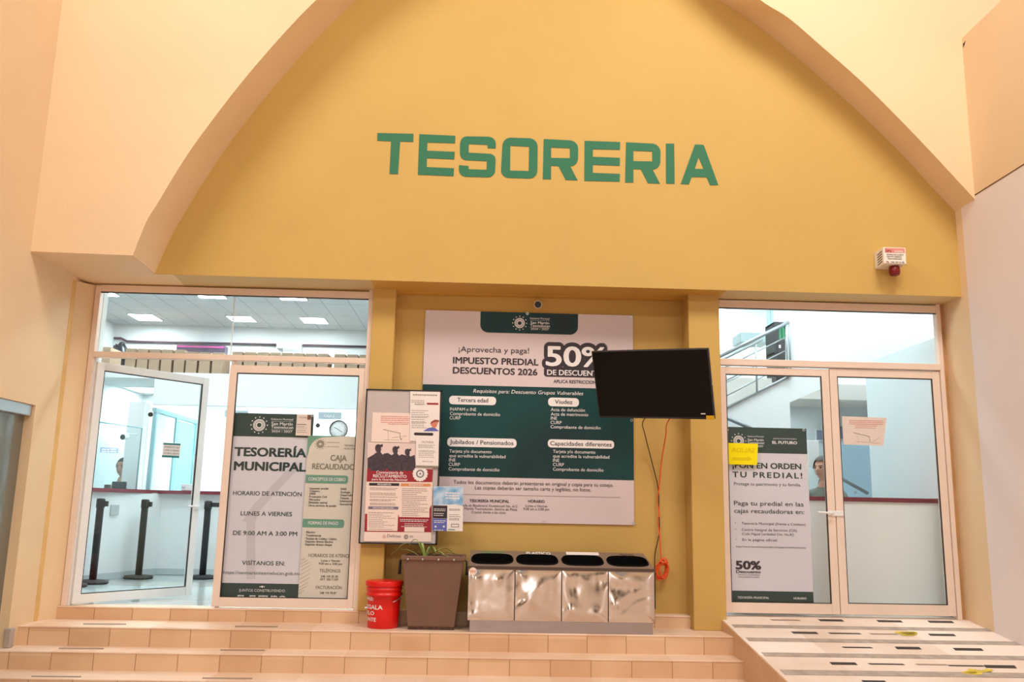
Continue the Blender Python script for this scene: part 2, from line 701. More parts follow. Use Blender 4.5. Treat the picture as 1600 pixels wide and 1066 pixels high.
def soffit_mat():
    """cream at the left end with a curved paint edge, mustard between the pilasters, off-white over the doors"""
    ma = bpy.data.materials.new('soffit_paint')
    ma.use_nodes = True
    nt = ma.node_tree
    L = nt.links.new
    b = nt.nodes['Principled BSDF']
    b.inputs['Roughness'].default_value = 0.65
    g = nt.nodes.new('ShaderNodeNewGeometry')
    sp = nt.nodes.new('ShaderNodeSeparateXYZ')
    L(g.outputs['Position'], sp.inputs[0])
    r = nt.nodes.new('ShaderNodeValToRGB')
    r.color_ramp.interpolation = 'CONSTANT'
    mr = nt.nodes.new('ShaderNodeMapRange')
    mr.inputs['From Min'].default_value = -4.0
    mr.inputs['From Max'].default_value = 6.0
    L(sp.outputs[0], mr.inputs['Value'])
    L(mr.outputs[0], r.inputs['Fac'])
    el = r.color_ramp.elements
    el[0].position = 0.0
    el[0].color = rgb(233, 203, 164)
    el[1].position = (-2.62 + 4) / 10
    el[1].color = rgb(206, 178, 128)
    e = el.new((-0.985 + 4) / 10)
    e.color = rgb(206, 158, 70)
    e = el.new((2.02 + 4) / 10)
    e.color = rgb(206, 178, 128)
    L(r.outputs['Color'], b.inputs['Base Color'])
    return ma


SOFF = soffit_mat()

# ------------------------------------------------------------------ setting: facade
XL, XR = -3.45, 4.09
YM = -0.32          # mustard wall plane
TOP = 6.6


def yA(x):          # front plane of the cream arch wall (slightly out of square with the doors)
    return -0.95 + (x - XL) * 0.31 / 7.54


def PA(px, py):
    """pixel on the arch wall's front plane"""
    d = ray(px, py)
    k = 0.31 / 7.54
    t = (-0.95 + (CAM.x - XL) * k - CAM.y) / (d.y - k * d.x)
    return CAM + d * t


mA = [(207.5, 399.2), (228, 348), (246, 318), (286, 252), (321, 202), (378, 128), (440, 56), (492, 2), (560, -58), (640, -112), (740, -158), (850, -180), (960, -168), (1060, -118), (1130, -50), (1188, 0), (1232, 28), (1281, 70), (1350, 131), (1416, 197), (1470, 254), (1523.5, 312)]
mM = [(242, 428), (262, 382), (285, 339), (340, 251), (400, 170), (450, 110), (500, 55), (555, 2), (615, -45), (690, -88), (770, -118), (850, -130), (930, -122), (1010, -82), (1070, -36), (1122, 0), (1181, 38), (1252, 96), (1326, 161), (1401, 233), (1450, 286), (1493, 331)]


def smooth_px(pts, n=6):
    out = []
    for i in range(len(pts) - 1):
        p0 = pts[max(i - 1, 0)]
        p1, p2 = pts[i], pts[i + 1]
        p3 = pts[min(i + 2, len(pts) - 1)]
        for k in range(n):
            t = k / n
            out.append(tuple(0.5 * ((2 * p1[j]) + (-p0[j] + p2[j]) * t + (2 * p0[j] - 5 * p1[j] + 4 * p2[j] - p3[j]) * t * t + (-p0[j] + 3 * p1[j] - 3 * p2[j] + p3[j]) * t ** 3) for j in (0, 1)))
    out.append(pts[-1])
    return out


eA = [PA(*p) for p in smooth_px(mA)]
eM = [P(*p, y=YM) for p in smooth_px(mM)]
eA[-1] = Vector((XR, yA(XR), eA[-1].z))
eM[-1] = Vector((XR, YM, eM[-1].z))
zs = eA[0].z
M = MB()
# face left of the arch, and strips above every piece of the curve
M.face([(XL - 0.5, yA(XL - 0.5), zs), eA[0], (eA[0].x, eA[0].y, TOP), (XL - 0.5, yA(XL - 0.5), TOP)])
for a, b in zip(eA[:-1], eA[1:]):
    M.face([a, b, (b.x, b.y, TOP), (a.x, a.y, TOP)])
e = eA[-1]
M.face([e, (7.0, yA(7.0), e.z), (7.0, yA(7.0), TOP), (e.x, e.y, TOP)])
for i in range(len(eA) - 1):      # underside of the arch
    f = M.face([eA[i], eA[i + 1], eM[i + 1], eM[i]])
    f.smooth = True
M.face([eM[-1], eA[-1], (7.0, yA(7.0), e.z), (7.0, YM, e.z)])
M.face([(XL - 0.5, yA(XL - 0.5), TOP), (7.0, yA(7.0), TOP), (7.0, YM, TOP), (XL - 0.5, YM, TOP)])
structure(M.build('wall_arch', CREAM))

M = MB()
M.box(-3.6, XR + 0.3, YM, 0.14, 2.70, TOP - 0.02)
structure(M.build('wall_front', MUSTARD))

# soffit over doors and niche
M = MB()
bl, br = P(242, 428, y=YM), P(1500, 465, y=YM)
nx = 24
for i in range(nx):
    xa = -3.7 + (XR + 0.1 + 3.7) * i / nx
    xb = -3.7 + (XR + 0.1 + 3.7) * (i + 1) / nx
    f0 = lambda x: 2.664 + (x + 3.45) * 0.0048
    M.face([(xa, YM, 2.699), (xb, YM, 2.699), (xb, 0.14, f0(xb)), (xa, 0.14, f0(xa))])
a0 = eA[0]
M.face([(XL - 0.4, yA(XL - 0.4), zs), (a0.x, a0.y, zs), (eM[0].x, YM, 2.699), (XL - 0.4, YM, 2.699)])
M.prism([(XL - 0.4, 0.0, 2.66), (XR + 0.1, 0.0, 2.70), (XR + 0.1, 0.0, 2.76), (XL - 0.4, 0.0, 2.76)], (0, 0.14, 0))
structure(M.build('soffit', SOFF))

# left side wall with its window opening, corner strip beside the door frame
M = MB()
wy = -0.60
M.box(-4.2, XL, wy, 0.10, -0.6, TOP)
M.box(-4.2, XL, -3.2, wy, 1.555, TOP)
M.box(-4.2, XL, -3.2, -2.9, -0.6, 1.555)
M.prism([(XL, -0.17, -0.1), (-3.335, 0.0, -0.1), (-3.335, 0.1, -0.1), (XL, 0.1, -0.1)], (0, 0, 2.76))
wl = structure(M.build('wall_left', CREAM))
M = MB()
M.box(XL - 0.01, XL + 0.002, -0.235, -0.165, -0.10, 2.66)
structure(M.build('trim_9', mat('ochre_seam_paint', rgb(228, 182, 112), rough=0.65, var=0.12, vscale=5)))
M = MB()
M.box(XL - 0.02, XL + 0.03, wy - 0.02, wy + 0.04, -0.24, -0.10, 0.006)
structure(M.build('baseboard_left', mat('grey_stone', rgb(176, 160, 150), rough=0.7)))
win = sroot('window_1', (-3.52, -1.7, 0))
M = MB()
M.box(-3.535, -3.525, -2.9, wy, -0.55, 1.50)
M.build('pane', SMOKE, win)
M = MB()
M.box(-3.56, -3.47, -2.9, wy - 0.005, 1.47, 1.555, 0.004)
M.build('top_rail', ALU, win)
M = MB()
M.box(-4.15, -3.75, -2.95, -0.6, -0.55, 1.55)
M.build('room_behind_pane', GREYW, win)

# right side wall: pinkish lower wall, cream edge strip and cream band above, end of the band at its top
zj = 3.495
M = MB()
M.box(XR, XR + 0.35, -9.0, -0.42, -0.7, zj)
structure(M.build('wall_right', PINKISH))
M = MB()
M.box(XR + 0.001, XR + 0.35, -0.42, 0.10, -0.1, zj)
M.box(XR - 0.004, XR + 0.35, -9.0, yA(XR) + 0.02, zj + 0.01, 4.93)
structure(M.build('wall_right_cream', CREAM))
M = MB()
M.box(XR - 0.002, XR + 0.03, -9.0, YM, zj, zj + 0.01)
structure(M.build('trim_1', mat('dark_seam', rgb(120, 90, 60), rough=0.9)))

c = P(1507, 69.5, x=XR)
M = MB()
M.prism([(XR - 0.006, c.y - 0.03, c.z + 0.018), (XR - 0.006, c.y + 0.012, c.z + 0.012), (XR - 0.006, c.y + 0.012, c.z - 0.024)], (0.004, 0, 0))
structure(M.build('trim_10', mat('dark_hole_in_plaster', rgb(40, 26, 18), rough=0.9)))

# niche wall and pilasters
M = MB()
M.box(-0.97, 2.06, 0.09, 0.30, -0.12, 2.80)
structure(M.build('wall_center', MUSTARD))
M = MB()
M.box(-0.963, -0.765, -0.07, 0.12, 0.0, 2.72, 0.006)
structure(M.build('trim_2', MUSTARD))
M = MB()
M.box(1.765, 2.035, -0.15, 0.12, -0.101, 2.72, 0.006)
structure(M.build('trim_3', MUSTARD))

# stairs: stone slabs on tiled risers
M = MB()
levels = [(0.0, -0.05), (-0.10, -0.465), (-0.24, -0.715), (-0.37, -1.02)]
for i, (z, y) in enumerate(levels):
    zb = levels[i + 1][0] if i + 1 < len(levels) else -0.62
    xr = 1.765 if i == 0 else 2.0
    xl = XL + 0.0 if i == 0 else -3.9
    M.box(xl, xr, y + 0.004, 0.14 if i == 0 else levels[i - 1][1] + 0.02, zb - 0.02, z - 0.010, 0, RISER)
    M.box(xl, xr, y, 0.14 if i == 0 else levels[i - 1][1] + 0.02, z - 0.012, z, 0.003, TREAD, 1)
structure(M.build('stairs', TREAD))
M = MB()
ya, yb = -0.05, -3.9
sl = 0.130
M.prism([(2.0, 0.14, 0.0), (2.0, ya, 0.0), (2.0, yb, (yb - ya) * sl), (2.0, yb, -0.7), (2.0, 0.14, -0.7)], (XR - 2.0, 0, 0), RAMPM)
rp = structure(M.build('ramp', RAMPM))
M = MB()
M.box(1.988, 2.0, -3.0, -0.06, -0.7, -0.0)
M2 = MB()
M2.prism([(1.994, -0.03, -0.1), (1.994, -0.05, -0.004), (1.994, -3.7, (-3.65) * sl - 0.004), (1.994, -3.7, -0.7), (1.994, -0.03, -0.7)], (0.01, 0, 0))
M.bm.free()
structure(M2.build('trim_4', RISER))
for k, (yc, hw) in enumerate([(-0.345, 0.042), (-0.715, 0.044), (-1.085, 0.044), (-1.475, 0.05), (-1.86, 0.05), (-2.25, 0.05), (-2.64, 0.05), (-3.03, 0.05)]):
    M = MB()
    M.prism([(2.03, yc - hw, (yc - hw - ya) * sl - 0.004), (2.03, yc + hw, (yc + hw - ya) * sl - 0.004), (2.03, yc + hw, (yc + hw - ya) * sl + 0.0035), (2.03, yc - hw, (yc - hw - ya) * sl + 0.0035)], (XR - 2.03, 0, 0))
    o = M.build('grip_band', BAND, rp)
# hall floor and the far side of the hall
M = MB()
M.box(-12, 12, -20, -1.0, -0.7, -0.50)
structure(M.build('floor_hall', tile_mat('hall_floor_tiles', rgb(214, 190, 168), rgb(170, 140, 120), 0, 0.6, 0.0, 0.008)))
M = MB()
M.box(-14, 14, -20.4, -20.0, -0.5, 5.2)
structure(M.build('wall_back', CREAM))
for i, x in enumerate((-9.5, -5.2, -0.6, 3.4, 8.0)):  # unseen glowing and dark panels, added for streaks in the steel's reflections
    M = MB()
    M.box(x - 1.2, x + 1.2, -20.05, -19.98, -0.5, 2.4)
    structure(M.build('door_%d' % (i + 5), mat('added_dark_panel', rgb(40, 38, 40), rough=0.1) if i % 2 else mat('added_glow_panel', (0.92, 0.96, 1.0, 1), emit=2.2)))

# ------------------------------------------------------------------ setting: door units
FY0, FY1 = -0.035, 0.035


def leaf(parent, x0, x1, z0, z1, sw, name='leaf', glass_box=None, ym=(-0.022, 0.022)):
    """stile-and-rail leaf with its own pane"""
    M = MB()
    g = glass_box
    M.box(x0, g[0], ym[0], ym[1], z0, z1, 0.003)
    M.box(g[1], x1, ym[0], ym[1], z0, z1, 0.003)
    M.box(g[0] - 0.001, g[1] + 0.001, ym[0] + 0.001, ym[1] - 0.001, g[3], z1, 0.002)
    M.box(g[0] - 0.001, g[1] + 0.001, ym[0] + 0.001, ym[1] - 0.001, z0, g[2], 0.002)
    lf = M.build(name, sw, parent)
    M = MB()
    M.box(g[0] - 0.004, g[1] + 0.004, -0.003, 0.003, g[2] - 0.004, g[3] + 0.004)
    M.build('pane', GLASS, lf)
    M = MB()      # rubber gasket round the pane
    for (a, b, c, d) in ((g[0], g[0] + 0.006, g[2], g[3]), (g[1] - 0.006, g[1], g[2], g[3]), (g[0], g[1], g[2], g[2] + 0.006), (g[0], g[1], g[3] - 0.008, g[3])):
        M.box(a, b, ym[0] + 0.002, -0.004, c, d)
    M.build('gasket', BLACK, lf)
    return lf


def handle(parent, x, z, side):
    M = MB()
    M.box(x - 0.03, x + 0.03, -0.032, -0.02, z - 0.02, z + 0.02, 0.004)
    M.tube([(x, -0.03, z), (x, -0.065, z), (x + side * 0.02, -0.075, z), (x + side * 0.13, -0.075, z + 0.004)], 0.009, 8)
    return M.build('handle', FRAMEW, parent)


d1 = sroot('door_1', (-2.1, 0, 0))
M = MB()
M.box(-3.345, -3.30, FY0, FY1, 0.0, 2.66, 0.003)
M.box(-1.004, -0.962, FY0, FY1, 0.0, 2.70, 0.003)
M.box(-3.30, -1.004, FY0, FY1, 2.607, 2.668, 0.003)
M.box(-3.30, -1.004, FY0 - 0.005, FY1, 2.035, 2.083, 0.003)
M.box(-2.125, -2.10, -0.01, 0.03, 0.0, 2.04, 0.002)
M.build('frame', FRAME, d1)
M = MB()
M.box(-3.30, -3.285, -0.01, 0.035, 0.0, 2.04)
M.build('white_jamb_strip', FRAMEW, d1)
M = MB()
M.box(-3.302, -2.165, -0.003, 0.003, 2.08, 2.612)
M.box(-2.160, -1.0, -0.003, 0.003, 2.08, 2.612)
tp = M.build('transom_pane', GLASS, d1)
M = MB()
M.box(-2.168, -2.157, -0.006, 0.006, 2.083, 2.61)
M.build('pane_joint', mat('clear_silicone', rgb(214, 226, 228), rough=0.3), tp)
M = MB()
M.box(-3.30, -1.004, -0.03, -0.004, 2.600, 2.609)
M.build('gasket', BLACK, tp)
leafR = leaf(d1, -2.15, -1.004, 0.012, 1.997, FRAME, 'leaf', (-2.088, -1.054, 0.086, 1.932))
# the left leaf stands open, swung into the room
lw = 1.10
root = bpy.data.objects.new('open_leaf', None)
lo = leaf(None, 0.0, lw, 0.012, 1.997, FRAMEW, 'leaf', (0.066, lw - 0.066, 0.086, 1.932))
lo.parent = d1
bpy.data.objects.remove(root)
lo.matrix_parent_inverse = Matrix.Translation(-Vector(d1.location))
lo.location = (-3.283, 0.0, 0.0)
lo.rotation_euler = (0, 0, math.atan2(0.86, 0.68))
h = handle(None, lw - 0.03, 0.80, -1)
h.parent = lo

d2 = sroot('door_2', (3.03, 0, 0))
M = MB()
M.box(2.035, 2.064, FY0, FY1, 0.0, 2.70, 0.003)
M.box(4.012, 4.05, FY0, FY1, 0.0, 2.70, 0.003)
M.box(2.064, 4.012, FY0, FY1, 2.618, 2.686, 0.003)
M.box(2.064, 4.012, FY0 - 0.005, FY1, 2.104, 2.160, 0.003)
M.build('frame', FRAME, d2)
M = MB()
M.box(2.062, 4.014, -0.003, 0.003, 2.155, 2.622)
tp = M.build('transom_pane', GLASS, d2)
M = MB()
M.box(2.064, 4.012, -0.03, -0.004, 2.612, 2.622)
M.build('gasket', BLACK, tp)
l1 = leaf(d2, 2.066, 3.024, 0.028, 2.090, FRAME, 'leaf', (2.115, 2.957, 0.112, 2.027))
l2 = leaf(d2, 3.030, 4.008, 0.028, 2.096, FRAME, 'leaf', (3.096, 3.941, 0.116, 2.029))
h = handle(l1, 2.985, 0.855, -1)
M = MB()
M.box(2.98, 3.09, -0.034, -0.02, 0.83, 0.875, 0.004)
M.build('lock_plate', FRAMEW, l2)
M = MB()
M.box(4.05, XR + 0.01, 0.0, 0.1, 0.0, 2.72)
structure(M.build('trim_5', mat('ochre_jamb_paint', rgb(206, 158, 104), rough=0.6, var=0.2, vscale=6)))

# ------------------------------------------------------------------ painted sign on the mustard wall
sg = thing('painted_sign', (0.6, YM - 0.002, 4.0), 'large dark green TESORERIA lettering painted on the mustard wall', 'sign')


def letter(polys):
    M = MB()
    for pts in polys:
        M.prism([P(x, y, y=YM - 0.004) for x, y in pts], (0, 0.006, 0))
    return M.build('letter', SIGNG, sg)


def cA(x, y):
    return (570 + x / 5.3333, 180 + y / 5.3333)


def cB(x, y):
    return (840 + x / 5.3333, 190 + y / 5.3333)


def arc(cx, cy, rx, ry, a0, a1, n=5):
    return [(cx + rx * cos(radians(a0 + (a1 - a0) * k / n)), cy - ry * sin(radians(a0 + (a1 - a0) * k / n))) for k in range(n + 1)]


def L_(f, *polys):
    return letter([[f(*p) for p in q] for q in polys])


L_(cA, [(105, 148), (405, 155), (404, 222), (294, 219), (277, 491), (206, 489), (219, 217), (104, 212)])
L_(cA, [(455, 158), (754, 171), (752, 234), (521, 227), (519, 296), (749, 305), (746, 368), (517, 358), (515, 432), (743, 442), (740, 508), (443, 496)])
s_out = [(1090, 277), (1024, 275), (1022, 247), (866, 240), (865, 312)] + [(1050, 322)] + arc(1040, 372, 50, 50, 80, 0) + [(1086, 460)] + arc(1026, 458, 60, 60, 0, -90) + [(850, 513)] + arc(845, 455, 60, 58, -95, -180) + [(785, 416), (864, 423), (866, 450), (1015, 455), (1017, 383), (850, 375)] + arc(848, 320, 55, 55, -95, -180) + [(794, 230)] + arc(852, 232, 56, 56, 180, 92) + [(1030, 179)] + arc(1032, 240, 60, 60, 88, 0)
L_(cA, s_out)


def frame_letter(f, outer, inner):
    """ring-shaped letter part: outer and inner outlines with the same number of points"""
    M = MB()
    n = len(outer)
    O = [P(*f(*p), y=YM - 0.004) for p in outer]
    I = [P(*f(*p), y=YM - 0.004) for p in inner]
    for i in range(n):
        j = (i + 1) % n
        M.prism([O[i], O[j], I[j], I[i]], (0, 0.006, 0))
    return M


o_out = arc(1370, 262, 70, 70, 0, 90) + arc(1215, 255, 68, 68, 90, 180) + arc(1200, 460, 64, 62, 180, 270) + arc(1372, 462, 66, 66, 270, 360)
o_in = [(1370, 262)] * 6 + [(1212, 254)] * 6 + [(1210, 460)] * 6 + [(1366, 465)] * 6
Mo = frame_letter(cA, o_out, [(p[0] + (0.3 * i % 1), p[1] + 0.2 * (i % 6)) for i, p in enumerate(o_in)])
Mo.build('letter', SIGNG, sg)


def letter_R(dx, dy, w=1.0):
    f = lambda x, y: cB(x * w + dx, y + dy + x * 0.045 * 0)
    return L_(f,
              [(52, 145), (112, 148), (112, 480), (44, 480)],
              [(112, 148), (250, 155)] + arc(262, 225, 76, 70, 90, 0) + [(270, 222), (112, 216)],
              [(270, 222), (338, 225), (336, 320)] + arc(275, 312, 60, 60, 0, -90) + [(175, 371), (112, 368), (112, 302), (270, 305)],
              [(175, 370), (272, 372), (334, 490), (234, 486)])


letter_R(0, 0)
L_(cB, [(392, 160), (688, 170), (686, 235), (460, 230), (460, 293), (686, 302), (685, 368), (460, 360), (460, 427), (686, 436), (684, 500), (390, 494)])
letter_R(686, 27, 1.0)
L_(cB, [(1070, 183), (1138, 184), (1142, 518), (1071, 516)])
L_(cB, [(1312, 190), (1376, 193), (1342, 296), (1310, 394), (1284, 462), (1262, 522), (1193, 520)],
   [(1342, 296), (1376, 193), (1386, 198), (1506, 528), (1438, 530), (1410, 464), (1384, 395)],
   [(1310, 394), (1384, 395), (1410, 464), (1284, 462)])

# ------------------------------------------------------------------ alarm siren
al = thing('alarm_siren', (3.5, YM, 2.95), 'white louvred alarm box with red lamp below, high on the mustard wall', 'alarm')
a, b = P(1380, 386, y=-0.50), P(1417, 413, y=-0.50)
M = MB()
M.box(a.x, b.x, -0.50, YM, b.z, a.z, 0.006)
bx = M.build('housing', mat('white_alarm_plastic', rgb(236, 226, 214), rough=0.5), al)
M = MB()
for k in range(5):
    z = a.z - 0.025 - k * 0.022
    M.prism([(a.x - 0.002, -0.47, z), (a.x - 0.002, -0.385, z - 0.012), (a.x - 0.002, -0.385, z - 0.019), (a.x - 0.002, -0.47, z - 0.007)], (0.004, 0, 0))
M.build('louvre', BLACKM, bx)
M = MB()
ys = -0.5015
x0, x1, z0, z1 = a.x + 0.012, b.x - 0.012, b.z + 0.006, a.z - 0.008
M.prism([(x0, ys, z1 - 0.04), (x1, ys, z1 - 0.04), (x1, ys, z1), (x0, ys, z1)], (0, 0.001, 0), INKPINK)
for s_, px0, base, px1, cap, mt in (('SPS', 1384, 394.2, 1393, 4, INKRED), ('ALARMAS', 1398, 394.6, 1411, 3.4, PAPER), ('SISTEMAS DE ALARMA', 1385.5, 398.6, 1412, 1.8, INKD), ('CIRCUITO CERRADO', 1385.5, 401.8, 1409, 1.8, INKD), ('VIDEO INTERFONOS', 1387, 405.2, 1409, 1.8, INKD), ('TEL.', 1385, 411, 1390, 3, INKRED), ('248 109 55 00', 1392, 410.8, 1413, 2.6, INKGR)):
    put(M, s_, -0.503, px0, base, px1, cap, 0.01, mt=mt)
M.build('label_print', INKD, bx)
c = P(1396.5, 420, y=-0.42)
M = MB()
zt = b.z
M.lathe([(0.030, zt + 0.005), (0.044, zt - 0.012), (0.046, zt - 0.05), (0.042, zt - 0.072), (0.030, zt - 0.082), (0.004, zt - 0.084)], (c.x, -0.43, 0), 20)
M.build('lamp', mat('dark_red_lamp_lens', rgb(120, 6, 12), rough=0.3), al)

# ------------------------------------------------------------------ cctv camera under the soffit
def cctv(name, base, target, label, s=1.0, mount=(0, 0.06, 0.0)):
    base = Vector(base)
    t = thing(name, base, label, 'camera')
    d = (Vector(target) - base).normalized()
    M = MB()
    M.tube([base - d * 0.05 * s, base - d * 0.045 * s, base + d * 0.05 * s, base + d * 0.056 * s], [0.02 * s, 0.034 * s, 0.036 * s, 0.034 * s], 16)
    M.build('body', FRAMEW, t)
    M = MB()
    M.tube([base + d * 0.05 * s, base + d * 0.058 * s, base + d * 0.060 * s], [0.031 * s, 0.031 * s, 0.022 * s], 16)
    M.build('lens', BLACK, t)
    M = MB()
    mt_ = base + Vector(mount)
    M.tube([base - d * 0.03 * s, base - d * 0.03 * s + Vector((0, 0, 0.03 * s)), mt_], 0.011 * s, 8)
    M.build('bracket', FRAMEW, t)
    return t


cctv('security_camera', P(840.5, 476, y=-0.02), (0.15, -6, 1.2), 'small bullet security camera above the wide property tax banner', 0.95, (0, 0.10, 0.045))

# ------------------------------------------------------------------ the big banner in the niche
BY = 0.075
bn = thing('banner', (0.4, BY, 0.72), 'wide white and teal property tax discount banner on the niche wall behind the television', 'banner')
x0, x1, z0, z1 = -0.515, 1.322, 0.722, 2.545
M = MB()
nxx, nzz = 24, 24


def bw(x, z):
    return 0.004 * sin(x * 5 + z * 3) * sin(z * 4.2 + 1.3)


M.box(x0, x1, BY, BY + 0.004, z0, z1)
sheet = M.build('sheet', VINYLW, bn)
a, b = P(664, 600.6, y=BY), P(687, 744.5, y=BY)
M = MB()
M.prism([(x0, BY - 0.0012, b.z), (x1, BY - 0.0012, b.z), (x1, BY - 0.0012, a.z), (x0, BY - 0.0012, a.z)], (0, 0.0010, 0))
M.build('teal_panel', INKT, sheet)
r = pxrect(751, 486.8, 903, 523.5, BY)
M = MB()
M.prism(rrect(r[0], r[1], r[2], z1, BY - 0.0012, 0.07, (1, 1, 0, 0)), (0, 0.0010, 0))
M.build('header_panel', INKT, sheet)
M = MB()
Y1 = BY - 0.0024
for (p0, q0, p1, q1) in ((702, 618.5, 775, 632.8), (856.5, 621.3, 904.5, 635.5), (699, 683.6, 807, 699), (856, 686.5, 959.5, 700.5)):
    rr = pxrect(p0, q0, p1, q1 + (p1 - p0) * 0.01, BY)
    M.prism(rrect(rr[0], rr[1], rr[2], rr[3], Y1, (rr[3] - rr[2]) * 0.42), (0, 0.0010, 0))
M.build('caption_pill', INKW, sheet)
M = MB()   # dark backing of the 50% mark
put(M, '50%', BY - 0.0014, 854, 571, 946, 29.5, 0.16, res=4)
rr = pxrect(850, 573, 948, 591, BY)
M.prism(rrect(rr[0], rr[1], rr[2], rr[3], BY - 0.0016, 0.025), (0, 0.0004, 0))
M.build('discount_badge', INKD, sheet)
Y2 = BY - 0.0034
M = MB()
D = lambda *a, **k: put(M, a[0], Y2, *a[1:], **k)
D('¡Aprovecha y paga!', 716.6, 549.5, 826.6, 8.2, 0.006)
D('IMPUESTO PREDIAL', 708, 567.6, 841, 9.6, 0.028)
D('DESCUENTOS 2026', 707.8, 583.3, 839.3, 9.6, 0.028)
D('APLICA RESTRICCIONES', 865, 598.3, 938, 4.8, 0.012)
D('Tercera edad', 714.5, 628.0, 762.5, 6.4, 0.014)
D('Viudez', 867, 631.0, 894.5, 6.4, 0.014)
D('Jubilados / Pensionados', 703, 693.6, 802, 6.4, 0.014)
D('Capacidades diferentes', 859.7, 696.0, 955.6, 6.4, 0.014)
D('Todos los documentos deberán presentarse en original y copia para su cotejo.', 708.5, 755.8, 958.5, 5.4, 0.008)
D('Las copias deberán ser tamaño carta y legibles, no fotos.', 742.2, 764.6, 923.5, 5.4, 0.008)
D('TESORERÍA MUNICIPAL', 733.7, 784.6, 795.6, 4.3, 0.02)
D('HORARIO', 825.3, 785.5, 851, 4.3, 0.02)
for s_, a, b, c in (('Ubicada en Boulevard Xicoténcatl No. 612,', 713, 791.2, 809.6), ('San Martín Texmelucan, dentro de Plaza', 716, 796.4, 808), ('Crystal, frente a los cines.', 737, 802.0, 791), ('Lunes a Viernes', 821, 792.2, 855), ('9:00 am a 3:00 pm', 817.7, 797.2, 858)):
    D(s_, a, b, c, 3.7, 0.002)
a, b = P(722, 772.4, y=BY), P(969, 777.6, y=BY)
M.box(a.x, b.x, Y2, Y2 + 0.0005, a.z - 0.002, a.z)
M.build('dark_lettering', INKD, sheet)
M = MB()
D = lambda *a, **k: put(M, a[0], Y2, *a[1:], **k)
D('50%', 854, 571, 946, 29.5, 0.03, res=4)
D('DE DESCUENTO', 855, 585.8, 943, 8.0, 0.018)
D('Requisitos para: Descuento Grupos Vulnerables', 739.4, 613.6, 911.2, 5.6, 0.004, shear=0.2)
for s_, a, b, c in (('INAPAM o INE', 703, 641.6, 744), ('Comprobante de domicilio', 703, 648.6, 781.3), ('CURP', 702.5, 655.4, 719.7),
                    ('Acta de defunción', 860.6, 642.4, 914), ('Acta de matrimonio', 860.6, 649.4, 919), ('INE', 860.6, 655.9, 870.3), ('CURP', 860.3, 662.6, 877.5), ('Comprobante de domicilio', 860.3, 669.4, 938.7),
                    ('Tarjeta y/o documento', 702, 707.2, 768), ('que acredite la vulnerabilidad', 702, 714.4, 789.7), ('INE', 701.6, 721.2, 711.6), ('CURP', 701, 728, 718.7), ('Comprobante de domicilio', 701, 735.2, 780.4),
                    ('Tarjeta y/o documento', 864, 707.8, 930.3), ('que acredite la vulnerabilidad', 864, 715, 952), ('INE', 864, 721.8, 873.8), ('CURP', 864, 728.4, 881.2), ('Comprobante de domicilio', 864, 735.6, 943)):
    D(s_, a, b, c, 4.9, 0.004)
D('Gobierno Municipal', 828, 498.6, 858.5, 2.6)
D('San Martín', 829, 506.2, 858, 4.2, 0.012)
D('Texmelucan', 828.4, 510.8, 859, 4.0, 0.012)
D('2024 - 2027', 829.5, 515.4, 857.5, 2.9, 0.01)
for q in (500.3, 512.0):
    a, b = P(828, q, y=BY), P(859, q, y=BY)
    M.box(a.x, b.x, Y2, Y2 + 0.0005, a.z - 0.0015, a.z)
emblem(M, P(812, 505, y=Y2), 0.0475)
M.build('white_lettering', INKW, sheet)
for px, py in ((669, 489), (824, 490), (985, 496), (987, 657), (850, 816), (990, 818)):
    M = MB()
    c = P(px, py, y=BY - 0.002)
    ring(M, c, 0.006, 0.013, 14)
    M.build('eyelet', ALU, bn)

# ------------------------------------------------------------------ television on its swing arm
tv = thing('television', (1.334, -0.676, 1.824), 'black flat television tilted down on a wall arm over the niche banner', 'television')
th, ti, ro = 0.577, 0.385, -0.051
u = Vector((cos(th), -sin(th), 0))
nn = Vector((-sin(th), -cos(th), 0))
up = Vector((0, 0, 1)) * cos(ti) + nn * sin(ti)
u, up = u * cos(ro) + up * sin(ro), up * cos(ro) - u * sin(ro)
nv = up.cross(u) * -1
nv = u.cross(up)
if nv.y > 0:
    nv = -nv
TM = Matrix((u, up, nv)).transposed().to_4x4()
TM.translation = Vector((1.334, -0.676, 1.824))


def tvbox(M, x0, x1, y0, y1, z0, z1, bev=0.003):
    b = MB()
    b.box(x0, x1, y0, y1, z0, z1, bev)
    bb = b.bm
    M.merge(bb, None, TM)


M = MB()
tvbox(M, -0.485, 0.485, -0.28, 0.28, -0.03, 0.0, 0.004)
tvbox(M, -0.36, 0.36, -0.20, 0.16, -0.065, -0.025, 0.012)
M.build('cabinet', BLACK, tv)
M = MB()
tvbox(M, -0.474, 0.474, -0.262, 0.270, -0.001, 0.0015, 0)
M.build('screen', SCREEN, tv)
M = MB()
tvbox(M, 0.42, 0.483, -0.277, -0.248, 0.0016, 0.003, 0)
M.build('yellow_sticker', mat('yellow_sticker', rgb(226, 178, 10), rough=0.6), tv)
M = MB()
tvbox(M, 0.38, 0.417, -0.238, -0.230, 0.0016, 0.003, 0)
M.build('white_sticker', INKW, tv)
M = MB()
tvbox(M, -0.10, 0.22, -0.2775, -0.268, 0.0005, 0.002, 0)
M.build('lower_strip', mat('dark_grey_plastic', rgb(58, 54, 54), rough=0.4), tv)
M = MB()
bk = TM @ Vector((0, 0, -0.07))
M.box(1.36, 1.48, 0.045, 0.074, 1.72, 1.98, 0.004)
M.tube([(1.42, 0.06, 1.85), (1.62, -0.25, 1.85), bk + Vector((0.02, 0.03, 0.0)), bk], 0.018, 8)
M.build('wall_arm', BLACKM, tv)

# ------------------------------------------------------------------ cables below the television
CY = 0.055


